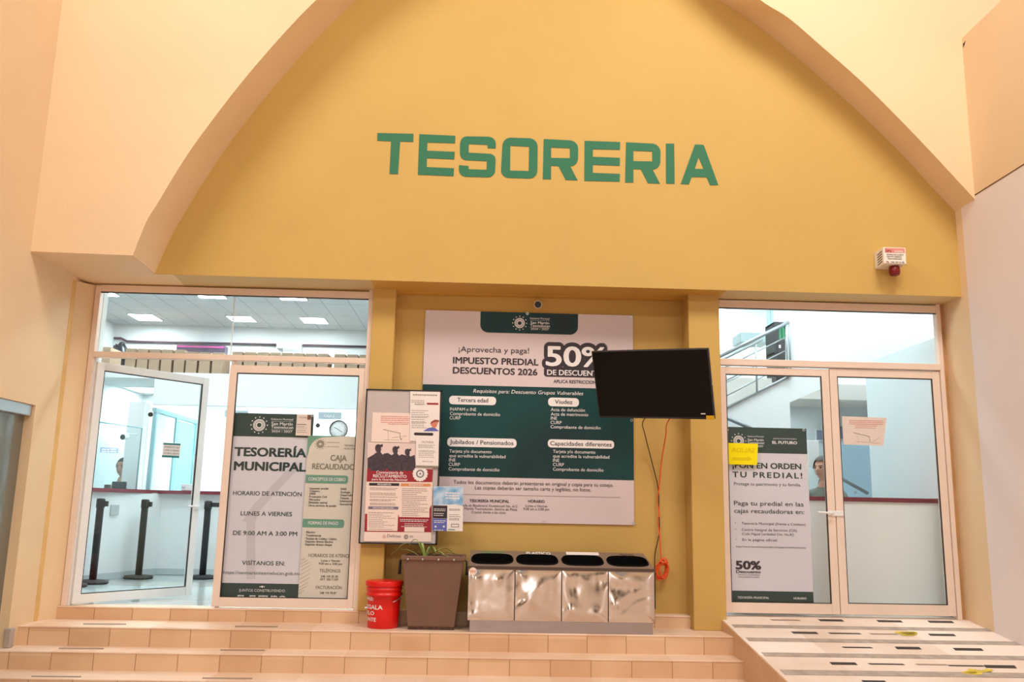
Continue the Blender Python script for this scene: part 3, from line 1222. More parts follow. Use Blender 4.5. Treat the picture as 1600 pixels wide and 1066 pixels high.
def spline(pts, n=8):
    out = []
    for i in range(len(pts) - 1):
        p0, p1, p2, p3 = pts[max(i - 1, 0)], pts[i], pts[i + 1], pts[min(i + 2, len(pts) - 1)]
        for k in range(n):
            t = k / n
            out.append(0.5 * ((2 * p1) + (p2 - p0) * t + (2 * p0 - 5 * p1 + 4 * p2 - p3) * t * t + (3 * p1 - p0 - 3 * p2 + p3) * t ** 3))
    out.append(pts[-1])
    return out


M = MB()
pts = [TM @ Vector((0.02, -0.2, -0.06)), P(1005, 658, y=-0.30), P(1008, 680, y=-0.06)] + [P(x, y, y=CY) for x, y in ((1017, 716), (1028.3, 763), (1029.5, 797), (1030.5, 829), (1028.6, 842), (1024, 863), (1023, 884))] + [P(1023, 884, y=CY) + Vector((0, 0.0, -0.35))]
M.tube(spline(pts), 0.0042, 6)
tag(M.build('power_cable', BLACK), 'thin black cable hanging from the television and twisted round the orange one', 'cable')
M = MB()
pts = [TM @ Vector((0.2, -0.2, -0.06)), P(1043, 660, y=-0.40), P(1040, 682, y=-0.08)] + [P(x, y, y=CY - 0.009) for x, y in ((1034, 719), (1030, 761), (1027.6, 782), (1030, 803), (1028, 813), (1030.5, 834), (1032, 860), (1033, 875))]
M.tube(spline(pts), 0.0048, 6)
cc = P(1035.0, 890.5, y=CY - 0.015)
for k in range(7):
    ph = random.uniform(0, 6)
    rx, rz = random.uniform(0.026, 0.062), random.uniform(0.055, 0.090)
    dx, dz, tl = random.uniform(-0.008, 0.008), random.uniform(-0.014, 0.014), random.uniform(-0.7, 0.7)
    pts = []
    for i in range(24):
        a = 2 * pi * i / 24
        ex, ez = rx * cos(a), rz * sin(a)
        pts.append(cc + Vector((dx + ex * cos(tl) - ez * sin(tl), -0.004 * k + 0.012 * sin(a + ph), dz + ex * sin(tl) + ez * cos(tl))))
    M.tube(pts, 0.0048, 6, closed=True)
M.tube(spline([cc + Vector((-0.03, -0.03, 0.075)), cc + Vector((0.0, -0.04, 0.06)), cc + Vector((0.035, -0.03, 0.07)), cc + Vector((0.0, -0.02, 0.085)), cc + Vector((-0.03, -0.03, 0.06))]), 0.0048, 6)
tag(M.build('extension_cable', ORANGE), 'orange cable hanging from the television, its end coiled beside the steel bins', 'cable')

# ------------------------------------------------------------------ notice board and its papers
NB = -0.13
nb = thing('notice_board', (-0.655, NB, 0.54), 'grey notice board in a thin black frame, covered in posters, left of the wide banner', 'notice board')
x0, x1, z0, z1 = -0.972, -0.336, 0.536, 1.806
M = MB()
M.box(x0 + 0.006, x1 - 0.006, NB, NB + 0.03, z0 + 0.006, z1 - 0.006)
M.build('panel', mat('grey_board_felt', rgb(196, 184, 182), rough=0.85, var=0.05, vscale=8), nb)
M = MB()
for a in ((x0, x0 + 0.011, z0, z1), (x1 - 0.011, x1, z0, z1), (x0, x1, z0, z0 + 0.011), (x0, x1, z1 - 0.011, z1)):
    M.box(a[0], a[1], NB - 0.008, NB + 0.06, a[2], a[3], 0.001)
M.build('frame', BLACK, nb)


def sheetq(name, y, px, mt, label, cat, group=None, th=0.002):
    """paper sheet whose four corners lie at photo pixels px (tl, tr, br, bl) on plane y"""
    t = thing(name, P(*px[3], y=y), label, cat, group)
    M = MB()
    M.prism([P(*p, y=y) for p in px], (0, th, 0))
    s_ = M.build('sheet', mt, t)
    return t, s_


def lines(M, y, x0, x1, ys, th=1.0, jag=0.25, mt=None):
    """illegible small print: broken strokes"""
    M.mark()
    for q in ys:
        x = x0
        e_ = x1 - random.uniform(0, jag) * (x1 - x0)
        while x < e_ - 1:
            wd = random.uniform(1.5, 5.0)
            xe = min(x + wd, e_)
            a, b = P(x, q + (x - x0) * 0.021, y=y), P(xe, q + th + (x - x0) * 0.021, y=y)
            M.face([(a.x, y, a.z), (b.x, y, a.z), (b.x, y, b.z), (a.x, y, b.z)], mt)
            x = xe + 0.8


Y = NB - 0.004
t, s_ = sheetq('map_notice', Y, [(582, 644.5), (652, 646), (652, 692), (580, 690.5)], PAPERP, 'white sheet with red print and a street map on the notice board', 'paper')
M = MB()
lines(M, Y - 0.0012, 595, 640, (650, 653, 656, 659.2), 1.3, 0.05, INKPINK)
lines(M, Y - 0.0012, 606, 640, (662,), 1.2, 0.05, INKPINK)
for a, b in (((599, 671), (625, 677)), ((625, 677), (625.5, 686)), ((606, 673), (607, 688)), ((600, 687.5), (624, 688)), ((612, 684), (636, 681))):
    A, B = P(*a, y=Y - 0.0014), P(*b, y=Y - 0.0014)
    M.tube([A, B], 0.0016 if a[0] in (599, 625) else 0.0007, 4, INKGR)
disc(M, P(627, 686.5, y=Y - 0.0014), 0.005, 10, INKD)
M.build('print', INKGR, s_)

Y = NB - 0.006
t, s_ = sheetq('recruitment_poster', Y, [(574.5, 691.5), (677.5, 693.5), (673.5, 847), (568.5, 846)], PAPERP, 'red and white recruitment poster with a dark group photo, on the notice board', 'poster')
M = MB()
Z = lambda x, y: P(x, y, y=Y - 0.001)
Z2 = lambda x, y: P(x, y, y=Y - 0.002)
M.prism([Z(574.3, 693), (Z(650, 693)), Z(676.5, 694), Z(676.3, 735), Z(574, 733)], (0, 0.0006, 0), mat('pale_sky_print', rgb(226, 202, 198), rough=0.5))
M.prism([Z2(573.8, 732.5), Z2(676.5, 733.5), Z2(675.5, 753.5), Z2(572.8, 752.5)], (0, 0.0006, 0), INKRED)
M.prism([Z(570.5, 803), Z(623, 805), Z(623, 808), Z(674, 809), Z(673.8, 832), Z(569.3, 831)], (0, 0.0006, 0), INKRED)
M.prism([Z(674.4, 789), Z(671, 795), Z(671, 812), Z(674, 812)], (0, 0.0006, 0), INKRED)
M.prism([Z2(574, 802), Z2(622, 803), Z2(621, 830), Z2(573.5, 829.5)], (0, 0.0006, 0), PAPERP)
M.prism([Z2(632, 824), Z2(663, 824.5), Z2(662.8, 831.6), Z2(631.8, 831)], (0, 0.0006, 0), PAPERP)
M.prism([Z2(577, 754.8), Z2(624, 755.4), Z2(623.6, 759.4), Z2(576.8, 758.8)], (0, 0.0006, 0), INKD)
M.prism([Z2(626.5, 755.6), Z2(673, 756.2), Z2(672.8, 760.2), Z2(626.3, 759.6)], (0, 0.0006, 0), INKO)
M.prism([Z2(575.5, 791.4), Z2(622.5, 792), Z2(622.3, 796.2), Z2(575.3, 795.6)], (0, 0.0006, 0), INKV)
M.build('colour_print', INKRED, s_)
# dark soldiers in the photo strip
SOL = mat('dark_photo_print', rgb(48, 40, 50), rough=0.5, col2=rgb(74, 58, 66), vscale=60)
M = MB()
for cx, top, wd, b_ in ((591, 694.5, 14.5, 736), (617.5, 697.5, 13, 736), (636.5, 701.5, 12, 736)):
    h = b_ - top
    out = [(-0.22, 0.28), (-0.32, 0.20), (-0.34, 0.10), (-0.22, 0.02), (0.02, -0.01), (0.24, 0.02), (0.48, -0.02), (0.50, 0.08), (0.30, 0.11), (0.32, 0.20), (0.24, 0.29), (0.46, 0.38), (0.66, 0.50), (0.78, 0.78), (0.80, 1.0), (-0.85, 1.0), (-0.84, 0.72), (-0.66, 0.46), (-0.42, 0.36), (-0.14, 0.30)]
    M.prism([P(cx + a * wd, top + b * h, y=Y - 0.0022) for a, b in out], (0, 0.0005, 0))
M.prism([P(x, y, y=Y - 0.0018) for x, y in ((574.3, 716), (583, 711), (592, 716), (600, 709), (606, 708), (618, 715), (628, 710), (640, 714), (648, 711), (650, 735), (574, 733))], (0, 0.0005, 0))
M.build('group_photo', SOL, s_)
M = MB()
yy = Y - 0.003
for k in range(16):
    a = 2 * pi * k / 16
    disc(M, P(656.5, 740.5, y=yy) + Vector((cos(a) * 0.052, 0, sin(a) * 0.052)), 0.012, 8)
ring(M, P(656.5, 740.5, y=yy - 0.0002), 0.0, 0.052)
ring(M, P(656.5, 740.5, y=yy - 0.0006), 0.022, 0.034, mt=INKGR)
disc(M, P(656.5, 740.5, y=yy - 0.0006), 0.009, 10, INKGR)
put(M, 'Convocatoria de', yy, 588, 740.2, 630, 4.4, 0.012)
put(M, 'RECLUTAMIENTO', yy, 583, 746, 635, 4.6, 0.02)
put(M, 'para la Guardia Nacional', yy, 581, 750.6, 636, 3.2, 0.02)
put(M, 'REQUISITOS', yy, 590, 758.2, 611, 2.4, 0.02)
put(M, 'BENEFICIOS', yy, 639, 759.2, 661, 2.4, 0.02)
put(M, 'DOCUMENTACIÓN', yy, 583, 794.9, 615, 2.4, 0.02)
lines(M, yy, 625, 670, (811.5, 814), 1.0, 0.1)
lines(M, yy, 632, 664, (818, 820.6), 0.9, 0.1)
lines(M, yy, 627, 668, (822.6,), 0.9, 0.05)
M.build('white_lettering', INKW, s_)
M = MB()
lines(M, yy, 578, 622, (762, 764.4, 770, 772.4, 776, 780, 782, 786, 788), 0.7)
lines(M, yy, 628, 670, (763, 766, 769, 772, 775, 778, 781, 784, 787, 790, 793, 796, 799, 802, 805), 0.7, 0.5)
lines(M, yy, 576, 619, (800.5, 803.5, 806, 809, 812, 815, 817.5, 820, 823, 826.5), 0.7, 0.5)
put(M, 'Defensa', yy, 605, 839.5, 626, 4.4, 0.0)
ring(M, P(634.5, 839, y=yy), 0.011, 0.016, mt=INKD)
disc(M, P(634.5, 839, y=yy), 0.004, 8, INKD)
ring(M, P(600.5, 838.5, y=yy), 0.008, 0.012, mt=INKPINK)
put(M, 'GN', yy, 639.5, 840, 645, 3.2)
M.build('small_print', INKGR, s_)

Y = NB - 0.012
t, s_ = sheetq('pension_flyer', Y, [(641, 611.6), (687.7, 612.6), (686, 690), (640.5, 689)], PAPER, 'tall white flyer with a portrait photo, upper right of the notice board', 'paper')
yy = Y - 0.001
M = MB()
put(M, 'INAPAM', yy, 648, 633, 663, 2.8, 0.01)
lines(M, yy, 643, 664, (625.4, 628), 0.9, 0.1)
lines(M, yy, 643, 672, (641, 644.2, 647.4, 650.4, 652, 655, 658.4, 660, 662, 665, 668), 0.8, 0.35)
lines(M, yy, 645, 684, (616, 617.2), 0.8, 0.1)
lines(M, yy, 654, 676, (684, 686), 0.5, 0.2)
M.build('small_print', INKGR, s_)
M = MB()
M.prism([P(667, 629.5, y=yy), P(685, 629.9, y=yy), P(685, 632.8, y=yy), P(667, 632.4, y=yy)], (0, 0.0005, 0))
M.build('red_bar', INKRED, s_)
M = MB()
rr = pxrect(647, 676, 677, 681, Y)
M.prism(rrect(rr[0], rr[1], rr[2], rr[3], yy, 0.011), (0, 0.0005, 0))
M.build('dark_button', INKD, s_)
M = MB()
M.prism([P(*p, y=yy) for p in ((661, 674), (669, 669), (675, 668), (680, 669), (686, 674))], (0, 0.0005, 0), INKP)
M.prism([P(*p, y=yy - 0.0004) for p in ((674, 661), (673, 664), (676, 668), (679, 669.4), (682, 667), (684, 662), (684, 658), (677, 657.5))], (0, 0.0005, 0), mat('portrait_print', rgb(206, 128, 98), rough=0.5))
M.prism([P(*p, y=yy - 0.0008) for p in ((672, 663), (674, 659), (679, 656), (685.5, 656.4), (686, 659.5), (679, 659.6))], (0, 0.0005, 0), mat('hair_print', rgb(150, 70, 60), rough=0.5))
M.build('portrait', INKP, s_)

Y = NB - 0.016
t, s_ = sheetq('invoice_flyer', Y, [(650, 683.4), (685.8, 684.2), (685, 731), (649.5, 730)], PAPER, 'small white invoice flyer overlapping the red recruitment poster', 'paper')
yy = Y - 0.001
M = MB()
put(M, 'FACTURAS', yy, 659, 692.4, 677, 3.0)
lines(M, yy, 654, 682, (695, 697, 699, 704, 706, 708.5, 711, 714), 0.7, 0.2)
put(M, '248 109 55 00', yy, 660, 722, 676, 1.8)
M.build('small_print', INKGR, s_)
M = MB()
M.prism([P(650, 727.4, y=yy), P(685, 728.2, y=yy), P(685, 731, y=yy), P(650, 730, y=yy)], (0, 0.0005, 0))
M.build('brown_band', INKTAUPE, s_)

Y = NB - 0.02
t, s_ = sheetq('blue_flyer', Y, [(677.5, 760), (723.6, 760.6), (723, 830.4), (675.6, 829.8)], PAPER, 'small blue and white flyer at the board edge over the wide banner', 'paper')
yy = Y - 0.001
M = MB()
M.prism([P(677.4, 760.3, y=yy), P(723.4, 761, y=yy), P(723.2, 791, y=yy), P(712, 788, y=yy), P(677, 790, y=yy)], (0, 0.0005, 0), INKB)
M.prism([P(676.6, 790, y=yy), P(699, 790.4, y=yy), P(698.6, 810.6, y=yy), P(676.2, 810, y=yy)], (0, 0.0005, 0), INKD)
M.prism([P(676, 810.4, y=yy), P(698.4, 811, y=yy), P(698, 830, y=yy), P(675.8, 829.6, y=yy)], (0, 0.0005, 0), INKP)
M.prism([P(700, 826.8, y=yy), P(711, 827, y=yy), P(711, 828.6, y=yy), P(700, 828.4, y=yy)], (0, 0.0005, 0), INKSAGE)
M.build('colour_blocks', INKB, s_)
M = MB()
yy -= 0.001
lines(M, yy, 696, 720, (769.5, 773.5, 777.5), 2.0, 0.1)
lines(M, yy, 678, 697, (795, 797.5, 802, 805), 1.0, 0.2)
lines(M, yy, 678, 697, (813.4, 816, 828), 1.0, 0.2)
disc(M, P(680.5, 823, y=yy), 0.008)
disc(M, P(693.5, 823, y=yy), 0.008)
M.build('white_print', INKW, s_)
M = MB()
lines(M, yy, 702, 720, (795, 796.8, 804, 807, 810, 812), 0.8, 0.2)
a, b = P(705, 818.6, y=yy), P(717, 824, y=yy)
for q in ((a.x, b.x, a.z - 0.004, a.z), (a.x, b.x, b.z, b.z + 0.004), (a.x, a.x + 0.004, b.z, a.z), (b.x - 0.004, b.x, b.z, a.z)):
    M.box(q[0], q[1], yy, yy + 0.0004, q[2], q[3])
M.build('grey_print', INKGR, s_)

# ------------------------------------------------------------------ red bucket
bu = thing('bucket', (-0.735, -0.24, -0.10), 'red plastic bucket with white stencilled words on the top step', 'bucket')
M = MB()
c = (-0.735, -0.24, -0.10)
M.lathe([(0.116, 0.0), (0.120, 0.006), (0.127, 0.12), (0.132, 0.245), (0.142, 0.247), (0.143, 0.262), (0.135, 0.266), (0.136, 0.285), (0.142, 0.287), (0.143, 0.302), (0.137, 0.306), (0.139, 0.330), (0.146, 0.333), (0.146, 0.350), (0.138, 0.352), (0.130, 0.345), (0.127, 0.12), (0.115, 0.012)], c, 40)
body = M.build('body', RED, bu)
M = MB()
M.lathe([(0.1465, 0.318), (0.149, 0.322), (0.149, 0.352), (0.146, 0.357), (0.12, 0.358), (0.004, 0.356)], c, 40)
M.build('lid', RED, bu)
M = MB()


def wrap(M, s_, rad, ang0, ang1, z, cap, off):
    me, x0, x1, _ = text_mesh(s_, off, 1.0, 0.0, 2)
    H = text_mesh('H', off, 1.0, 0.0, 2)[3]
    b = bmesh.new()
    b.from_mesh(me)
    for v in b.verts:
        a = radians(ang0 + (v.co.x - x0) / (x1 - x0) * (ang1 - ang0))
        zz = z + v.co.y * cap / H
        rl_ = zz - c[2]
        rad = 0.0016 + (0.120 + 0.007 * rl_ / 0.12 if rl_ < 0.12 else 0.127 + 0.005 * (rl_ - 0.12) / 0.125)
        v.co = Vector((c[0] + rad * sin(a), c[1] - rad * cos(a), zz))
    M.merge(b)


wrap(M, 'MÁS:', 0.1285, -78, -32, 0.112, 0.026, 0.02)
wrap(M, 'REGALA', 0.1275, -84, 3, 0.048, 0.032, 0.02)
wrap(M, 'PELO', 0.1265, -80, -27, 0.004, 0.028, 0.02)
wrap(M, 'PUNTE', 0.1255, -84, -20, -0.044, 0.028, 0.02)
M.build('lettering', INKW, bu)
M = MB()
pts = [Vector((c[0] + 0.147 * cos(a), c[1] - 0.147 * sin(a) * 0.98, 0.165 - 0.075 * sin(a))) for a in [pi * k / 16 for k in range(17)]]
M.tube(pts[0:6], 0.003, 6)
M.build('bail_handle', ALU, bu)
M = MB()
M.box(c[0] - 0.142, c[0] - 0.118, c[1] - 0.07, c[1] - 0.04, 0.048, 0.058, 0.003)
M.build('white_tag', INKW, bu)

# ------------------------------------------------------------------ planter with spider plant
pl = thing('planter', (-0.35, -0.24, -0.10), 'tall brown metal planter tapering down, with a spider plant, beside the red bucket', 'planter')
M = MB()
ty0, ty1, by0, by1 = -0.40, -0.04, -0.35, -0.09
tp_ = [(-0.588, ty0, 0.452), (-0.108, ty0, 0.452), (-0.108, ty1, 0.452), (-0.588, ty1, 0.452)]
bt_ = [(-0.526, by0, -0.10), (-0.172, by0, -0.10), (-0.172, by1, -0.10), (-0.526, by1, -0.10)]
for i in range(4):
    j = (i + 1) % 4
    M.face([bt_[i], bt_[j], tp_[j], tp_[i]])
M.face(bt_)
ins = lambda p, k: (p[0] * (1 - k) + -0.348 * k, p[1] * (1 - k) + -0.22 * k, p[2])
ti_ = [ins(p, 0.05) for p in tp_]
for i in range(4):
    j = (i + 1) % 4
    M.face([tp_[i], tp_[j], ti_[j], ti_[i]])
    M.face([ti_[i], ti_[j], (ti_[j][0], ti_[j][1], 0.36), (ti_[i][0], ti_[i][1], 0.36)])
M.build('body', BROWNM, pl)
M = MB()
for q in ((-0.60, -0.096, ty0 - 0.012, ty0 + 0.014), (-0.60, -0.096, ty1 - 0.014, ty1 + 0.012), (-0.60, -0.574, ty0, ty1), (-0.122, -0.096, ty0, ty1)):
    M.box(q[0], q[1], q[2], q[3], 0.428, 0.462, 0.005)
M.build('rim', BROWNM, pl)
M = MB()
for x in (-0.545, -0.43, -0.305, -0.185):
    M.lathe([(0.010, 0.0), (0.008, -0.008), (0.002, -0.011)], (x, ty0 - 0.012, 0.436), 10, 'Y')
M.build('rivet', ALU, pl)
for sx in (-1, 1):
    M = MB()
    x = -0.348 + sx * 0.262
    M.tube([(x - sx * 0.02, -0.36, 0.43), (x, -0.36, 0.425), (x + sx * 0.006, -0.36, 0.32), (x, -0.30, 0.315), (x, -0.29, 0.42), (x - sx * 0.02, -0.29, 0.43)], 0.007, 8)
    M.build('handle', BLACKM, pl)
M = MB()
M.box(-0.528, -0.170, by0 - 0.006, by1 + 0.006, -0.1, -0.072, 0.004)
M.build('rusty_base', RUST, pl)
M = MB()
M.box(ti_[0][0] + 0.01, ti_[1][0] - 0.01, ti_[0][1] + 0.01, ti_[2][1] - 0.01, 0.36, 0.40, 0.01)
M.build('soil', SOIL, pl)
M = MB()
sc = Vector((-0.42, -0.26, 0.41))
for dx, dy, h_, w_ in ((-0.20, -0.05, 0.20, 0.018), (-0.12, 0.03, 0.24, 0.017), (0.14, -0.06, 0.12, 0.018), (0.20, 0.04, 0.15, 0.018), (-0.05, 0.06, 0.20, 0.015), (0.08, -0.09, 0.17, 0.015), (0.18, -0.04, 0.085, 0.016), (-0.24, 0.05, 0.13, 0.014), (0.05, 0.08, 0.16, 0.014), (0.25, 0.0, 0.11, 0.015)):
    n = 9
    L0 = []
    for k in range(n + 1):
        t = k / n
        p = sc + Vector((dx * 1.15 * t, dy * t, 1.35 * h_ * (1.5 * t - 0.75 * t * t * (1.0 + 0.6 * t))))
        side = Vector((-dy, dx, 0)).normalized() * w_ * (1 - t) ** 0.6 * (0.7 + t)
        L0.append((p - side, p + Vector((0, 0, -0.004)), p + side))
    for k in range(n):
        for q in (0, 1):
            f = M.face([L0[k][q], L0[k][q + 1], L0[k + 1][q + 1], L0[k + 1][q]])
            f.smooth = True
M.build('spider_plant', LEAF, pl)

# ------------------------------------------------------------------ four-way steel bins
rb = thing('recycling_bins', (0.66, -0.25, -0.10), 'long dented steel recycling bin with four openings, under the wide banner', 'bin')
bx0, bx1 = -0.07, 1.392
yf, yk = -0.44, -0.03
M = MB()
M.box(bx0 + 0.02, bx1 - 0.018, yf + 0.004, yk, -0.10, -0.01, 0.003)
M.build('plinth', STEELD, rb)
M = MB()
M.box(bx0, bx1, yf + 0.008, yk, -0.015, 0.385)
M.build('carcass', mat('dark_gap_metal', rgb(70, 52, 46), rough=0.6), rb)
xs = [bx0 + (bx1 - bx0) * k / 4 for k in range(5)]
for k in range(4):
    # hand-beaten sheet: a shallow dished grid with a few dents
    M = MB()
    n = 30
    rnd = random.Random(11 + k)
    dents = [(rnd.uniform(0, 1), rnd.uniform(0, 1), rnd.uniform(0.05, 0.22), rnd.uniform(-0.008, 0.008)) for _ in range(7)]
    xa, xb = xs[k] + 0.004, xs[k + 1] - 0.004

    def yy_(u_, v_):
        d_ = 0.0
        for (du, dv, dr, dd) in dents:
            q = ((u_ - du) ** 2 + (v_ - dv) ** 2) / dr ** 2
            d_ += dd * math.exp(-q)
        ed = min(u_, 1 - u_, v_, 1 - v_) * 8
        return yf - 0.004 + (d_ * min(1, ed)) + 0.006 * (1 - min(1, ed * 0.6)) ** 2
    G = [[M.bm.verts.new((xa + (xb - xa) * i / n, yy_(i / n, j / n), -0.012 + 0.385 * j / n)) for i in range(n + 1)] for j in range(n + 1)]
    for j in range(n):
        for i in range(n):
            f = M.bm.faces.new([G[j][i], G[j][i + 1], G[j + 1][i + 1], G[j + 1][i]])
            f.smooth = True
    M.build('door_panel', STEEL, rb)
# sloping top with four oval openings
zt0, zt1 = 0.392, 0.494
M = MB()
tl = lambda x, t: Vector((x + (x - 0.66) * 0.0 + (0.012 if x < 0.3 else -0.012 if x > 1.2 else 0) * t, yf - 0.006 + (yk - yf + 0.006) * t, zt0 + (zt1 - zt0) * t))
hw_, hh = 0.162, 0.275
NS = 48
ovals = []
for k in range(4):
    xc = (xs[k] + xs[k + 1]) / 2
    O = []
    for i in range(NS):
        a = 2 * pi * i / NS
        ca, sa = cos(a), sin(a)
        ex = hw_ * (abs(ca) ** 0.45) * (1 if ca >= 0 else -1)
        et = 0.45 + hh * (abs(sa) ** 0.75) * (1 if sa >= 0 else -1)
        O.append((xc + ex, et))
    ovals.append(O)
    # ring of faces between oval and its cell rectangle
    R_ = []
    x_l, x_r = xs[k], xs[k + 1]
    for (x, t) in O:
        dx, dt = x - xc, t - 0.45
        lim = 0.55 if dt > 0 else 0.45
        s1 = min(((x_r - xc) / abs(dx)) if abs(dx) > 1e-6 else 9e9, (lim / abs(dt)) if abs(dt) > 1e-6 else 9e9)
        R_.append((xc + dx * s1, 0.45 + dt * s1))
    for i in range(NS):
        j = (i + 1) % NS
        M.face([tl(*O[i]), tl(*O[j]), tl(*R_[j]), tl(*R_[i])])
    cs = [(x_l, 0), (x_r, 0), (x_r, 1), (x_l, 1)]
    for cx_, ct in cs:
        # fill the corner between the two ring points around it
        best = sorted(range(NS), key=lambda i: abs(R_[i][0] - cx_) + abs(R_[i][1] - ct))
        i = [q for q in range(NS) if True and ((abs(R_[q][0] - cx_) < 1e-6) != (abs(R_[(q + 1) % NS][0] - cx_) < 1e-6)) and abs(R_[q][1] - ct) < 0.5]
        if i:
            q = i[0]
            M.face([tl(*R_[q]), tl(*R_[(q + 1) % NS]), tl(cx_, ct)])
M.face([(bx0 - 0.004, yf - 0.006, zt0), (bx1 + 0.004, yf - 0.006, zt0), (bx1 + 0.004, yf - 0.006, zt0 - 0.022), (bx0 - 0.004, yf - 0.006, zt0 - 0.022)])
M.face([tl(bx0, 0), tl(bx0, 1), (bx0 + 0.012, yk, 0.38), (bx0, yf, 0.38)])
M.face([tl(bx1, 0), tl(bx1, 1), (bx1 - 0.012, yk, 0.38), (bx1, yf, 0.38)])
M.face([tl(bx0, 1), tl(bx1, 1), (bx1, yk, 0.38), (bx0, yk, 0.38)])
M.build('sloping_top', TAUPE, rb)
M = MB()
M.box(bx0 - 0.004, bx1 + 0.004, yf - 0.008, yf - 0.002, zt0 - 0.018, zt0 + 0.004, 0.002)
M.build('front_lip', mat('dark_brown_metal', rgb(78, 58, 50), rough=0.5), rb)
for k in range(4):
    M = MB()
    O = ovals[k]
    xc = (xs[k] + xs[k + 1]) / 2
    up_ = Vector((0, -0.003, 0.012))
    for i in range(NS):
        j = (i + 1) % NS
        a, b = tl(*O[i]), tl(*O[j])
        oi = tl(xc + (O[i][0] - xc) * 1.05, 0.45 + (O[i][1] - 0.45) * 1.12)
        oj = tl(xc + (O[j][0] - xc) * 1.05, 0.45 + (O[j][1] - 0.45) * 1.12)
        M.face([oi, oj, b + up_, a + up_])
        M.face([a + up_, b + up_, b - Vector((0, 0, 0.16)), a - Vector((0, 0, 0.16))])
    M.face([tl(*p) - Vector((0, 0, 0.16)) for p in O])
    M.build('opening', mat('black_bin_liner', rgb(9, 9, 9), rough=0.95, spec=0.1), rb)
M = MB()


def top_text(s_, xa, xb, t, cap, mt):
    me, q0, q1, _ = text_mesh(s_, 0.03, 1.0, 0.0, 2)
    H = text_mesh('H', 0.03, 1.0, 0.0, 2)[3]
    b = bmesh.new()
    b.from_mesh(me)
    for v in b.verts:
        v.co = tl(xa + (v.co.x - q0) / (q1 - q0) * (xb - xa), t + v.co.y * cap / H) + Vector((0, -0.0005, 0.002))
    M.merge(b, mt)


top_text('CARTON', 0.02, 0.20, 0.79, 0.17, mat('faded_green_stencil', rgb(92, 138, 80), rough=0.7))
top_text('PLASTICO', 0.40, 0.60, 0.78, 0.17, INKW)
top_text('TAPAS', 1.17, 1.30, 0.80, 0.13, mat('faded_brown_stencil', rgb(104, 84, 74), rough=0.7))
M.prism([tl(0.73, 0.80) + Vector((0, 0, 0.002)), tl(1.0, 0.80) + Vector((0, 0, 0.002)), tl(1.0, 0.985) + Vector((0, 0, 0.002)), tl(0.73, 0.985) + Vector((0, 0, 0.002))], (0, 0, 0.001), PAPER)
M.build('stencil_lettering', INKW, rb)
M = MB()
c_ = P(739, 893, y=yf - 0.012)
disc(M, c_, 0.030, 16, PAPERP)
put(M, 'BN', yf - 0.013, 735, 895, 743, 4, 0.02, mt=INKO)
M.build('round_sticker', PAPERP, rb)

# ------------------------------------------------------------------ banners behind the door glass
GY = 0.012


def banner_sheet(name, x0, x1, z0, z1, y, mt, label):
    t = thing(name, ((x0 + x1) / 2, y, z0), label, 'banner')
    M = MB()
    M.box(x0, x1, y, y + 0.002, z0, z1)
    return t, M.build('sheet', mt, t)


def panel(parent, name, x0, x1, z0, z1, y, mt):
    M = MB()
    M.box(x0, x1, y, y + 0.0006, z0, z1)
    return M.build(name, mt, parent)


y = 0.030
xa = -2.098
xb = P(490, 660, y=y).x
zt, zb = P(430, 646.6, y=y).z, 0.06
t, s_ = banner_sheet('banner', xa, xb, zb, zt, y, VINYLL, 'white banner headed TESORERÍA MUNICIPAL with opening hours behind the left doors')
zh = P(400, 682.3, y=y).z
zf = P(400, 911.8, y=y).z
panel(s_, 'header_panel', xa, xb, zh, zt, y - 0.001, INKG)
panel(s_, 'footer_panel', xa, xb, zb, zf, y - 0.001, INKG)
M = MB()
yy = y - 0.002
put(M, 'TESORERÍA', yy, 366.5, 712.2, 477.6, 13.0, 0.045)
put(M, 'MUNICIPAL', yy, 365.8, 734.4, 477, 13.0, 0.045)
put(M, 'HORARIO DE ATENCIÓN', yy, 364, 773.6, 471, 6.4, 0.012)
put(M, 'LUNES A VIERNES', yy, 376, 805.4, 456, 6.4, 0.014)
put(M, 'DE 9:00 AM A 3:00 PM', yy, 364, 836, 464, 6.6, 0.014)
put(M, 'VISÍTANOS EN:', yy, 378, 882.8, 445, 6.4, 0.014)
put(M, 'https://sanmartintexmelucan.gob.mx', yy, 349, 897, 470, 5.0, 0.004)
M.build('dark_lettering', INKDG, s_)
M = MB()
put(M, 'Gobierno Municipal', yy, 423.6, 656.4, 458, 2.9)
put(M, 'San Martín', yy, 424, 664.4, 457.2, 4.7, 0.014)
put(M, 'Texmelucan', yy, 423.6, 669.6, 458, 4.4, 0.014)
put(M, '2024 - 2027', yy, 424.4, 675.6, 456.4, 3.1, 0.012)
for q in (658.2, 671.4):
    a, b = P(424, q, y=yy), P(458, q, y=yy)
    M.box(a.x, b.x, yy, yy + 0.0004, a.z - 0.0015, a.z)
emblem(M, P(405, 664.4, y=yy), 0.053)
put(M, 'JUNTOS CONSTRUYENDO', yy, 373.3, 924.4, 445, 4.0, 0.004)
put(M, 'EL FUTURO', yy, 371, 938.5, 446, 8.0, 0.05)
disc(M, P(409.5, 917, y=yy), 0.009)
disc(M, P(406.3, 917, y=yy), 0.005)
disc(M, P(412.7, 917, y=yy), 0.005)
M.build('white_lettering', INKW, s_)
M = MB()    # faint arrow watermark
for q in (((385, 815), (399, 815), (399, 905), (385, 905)), ((378, 815), (395, 790), (462, 720), (470, 728), (404, 800), (399, 815))):
    M.face([P(*p, y=y - 0.0006) for p in q])
M.build('watermark', mat('pale_grey_print', rgb(206, 199, 206), rough=0.5), s_)
M = MB()
ring(M, P(488.5, 649.5, y=y - 0.0015), 0.005, 0.011, 12)
M.build('eyelet', ALU, t)

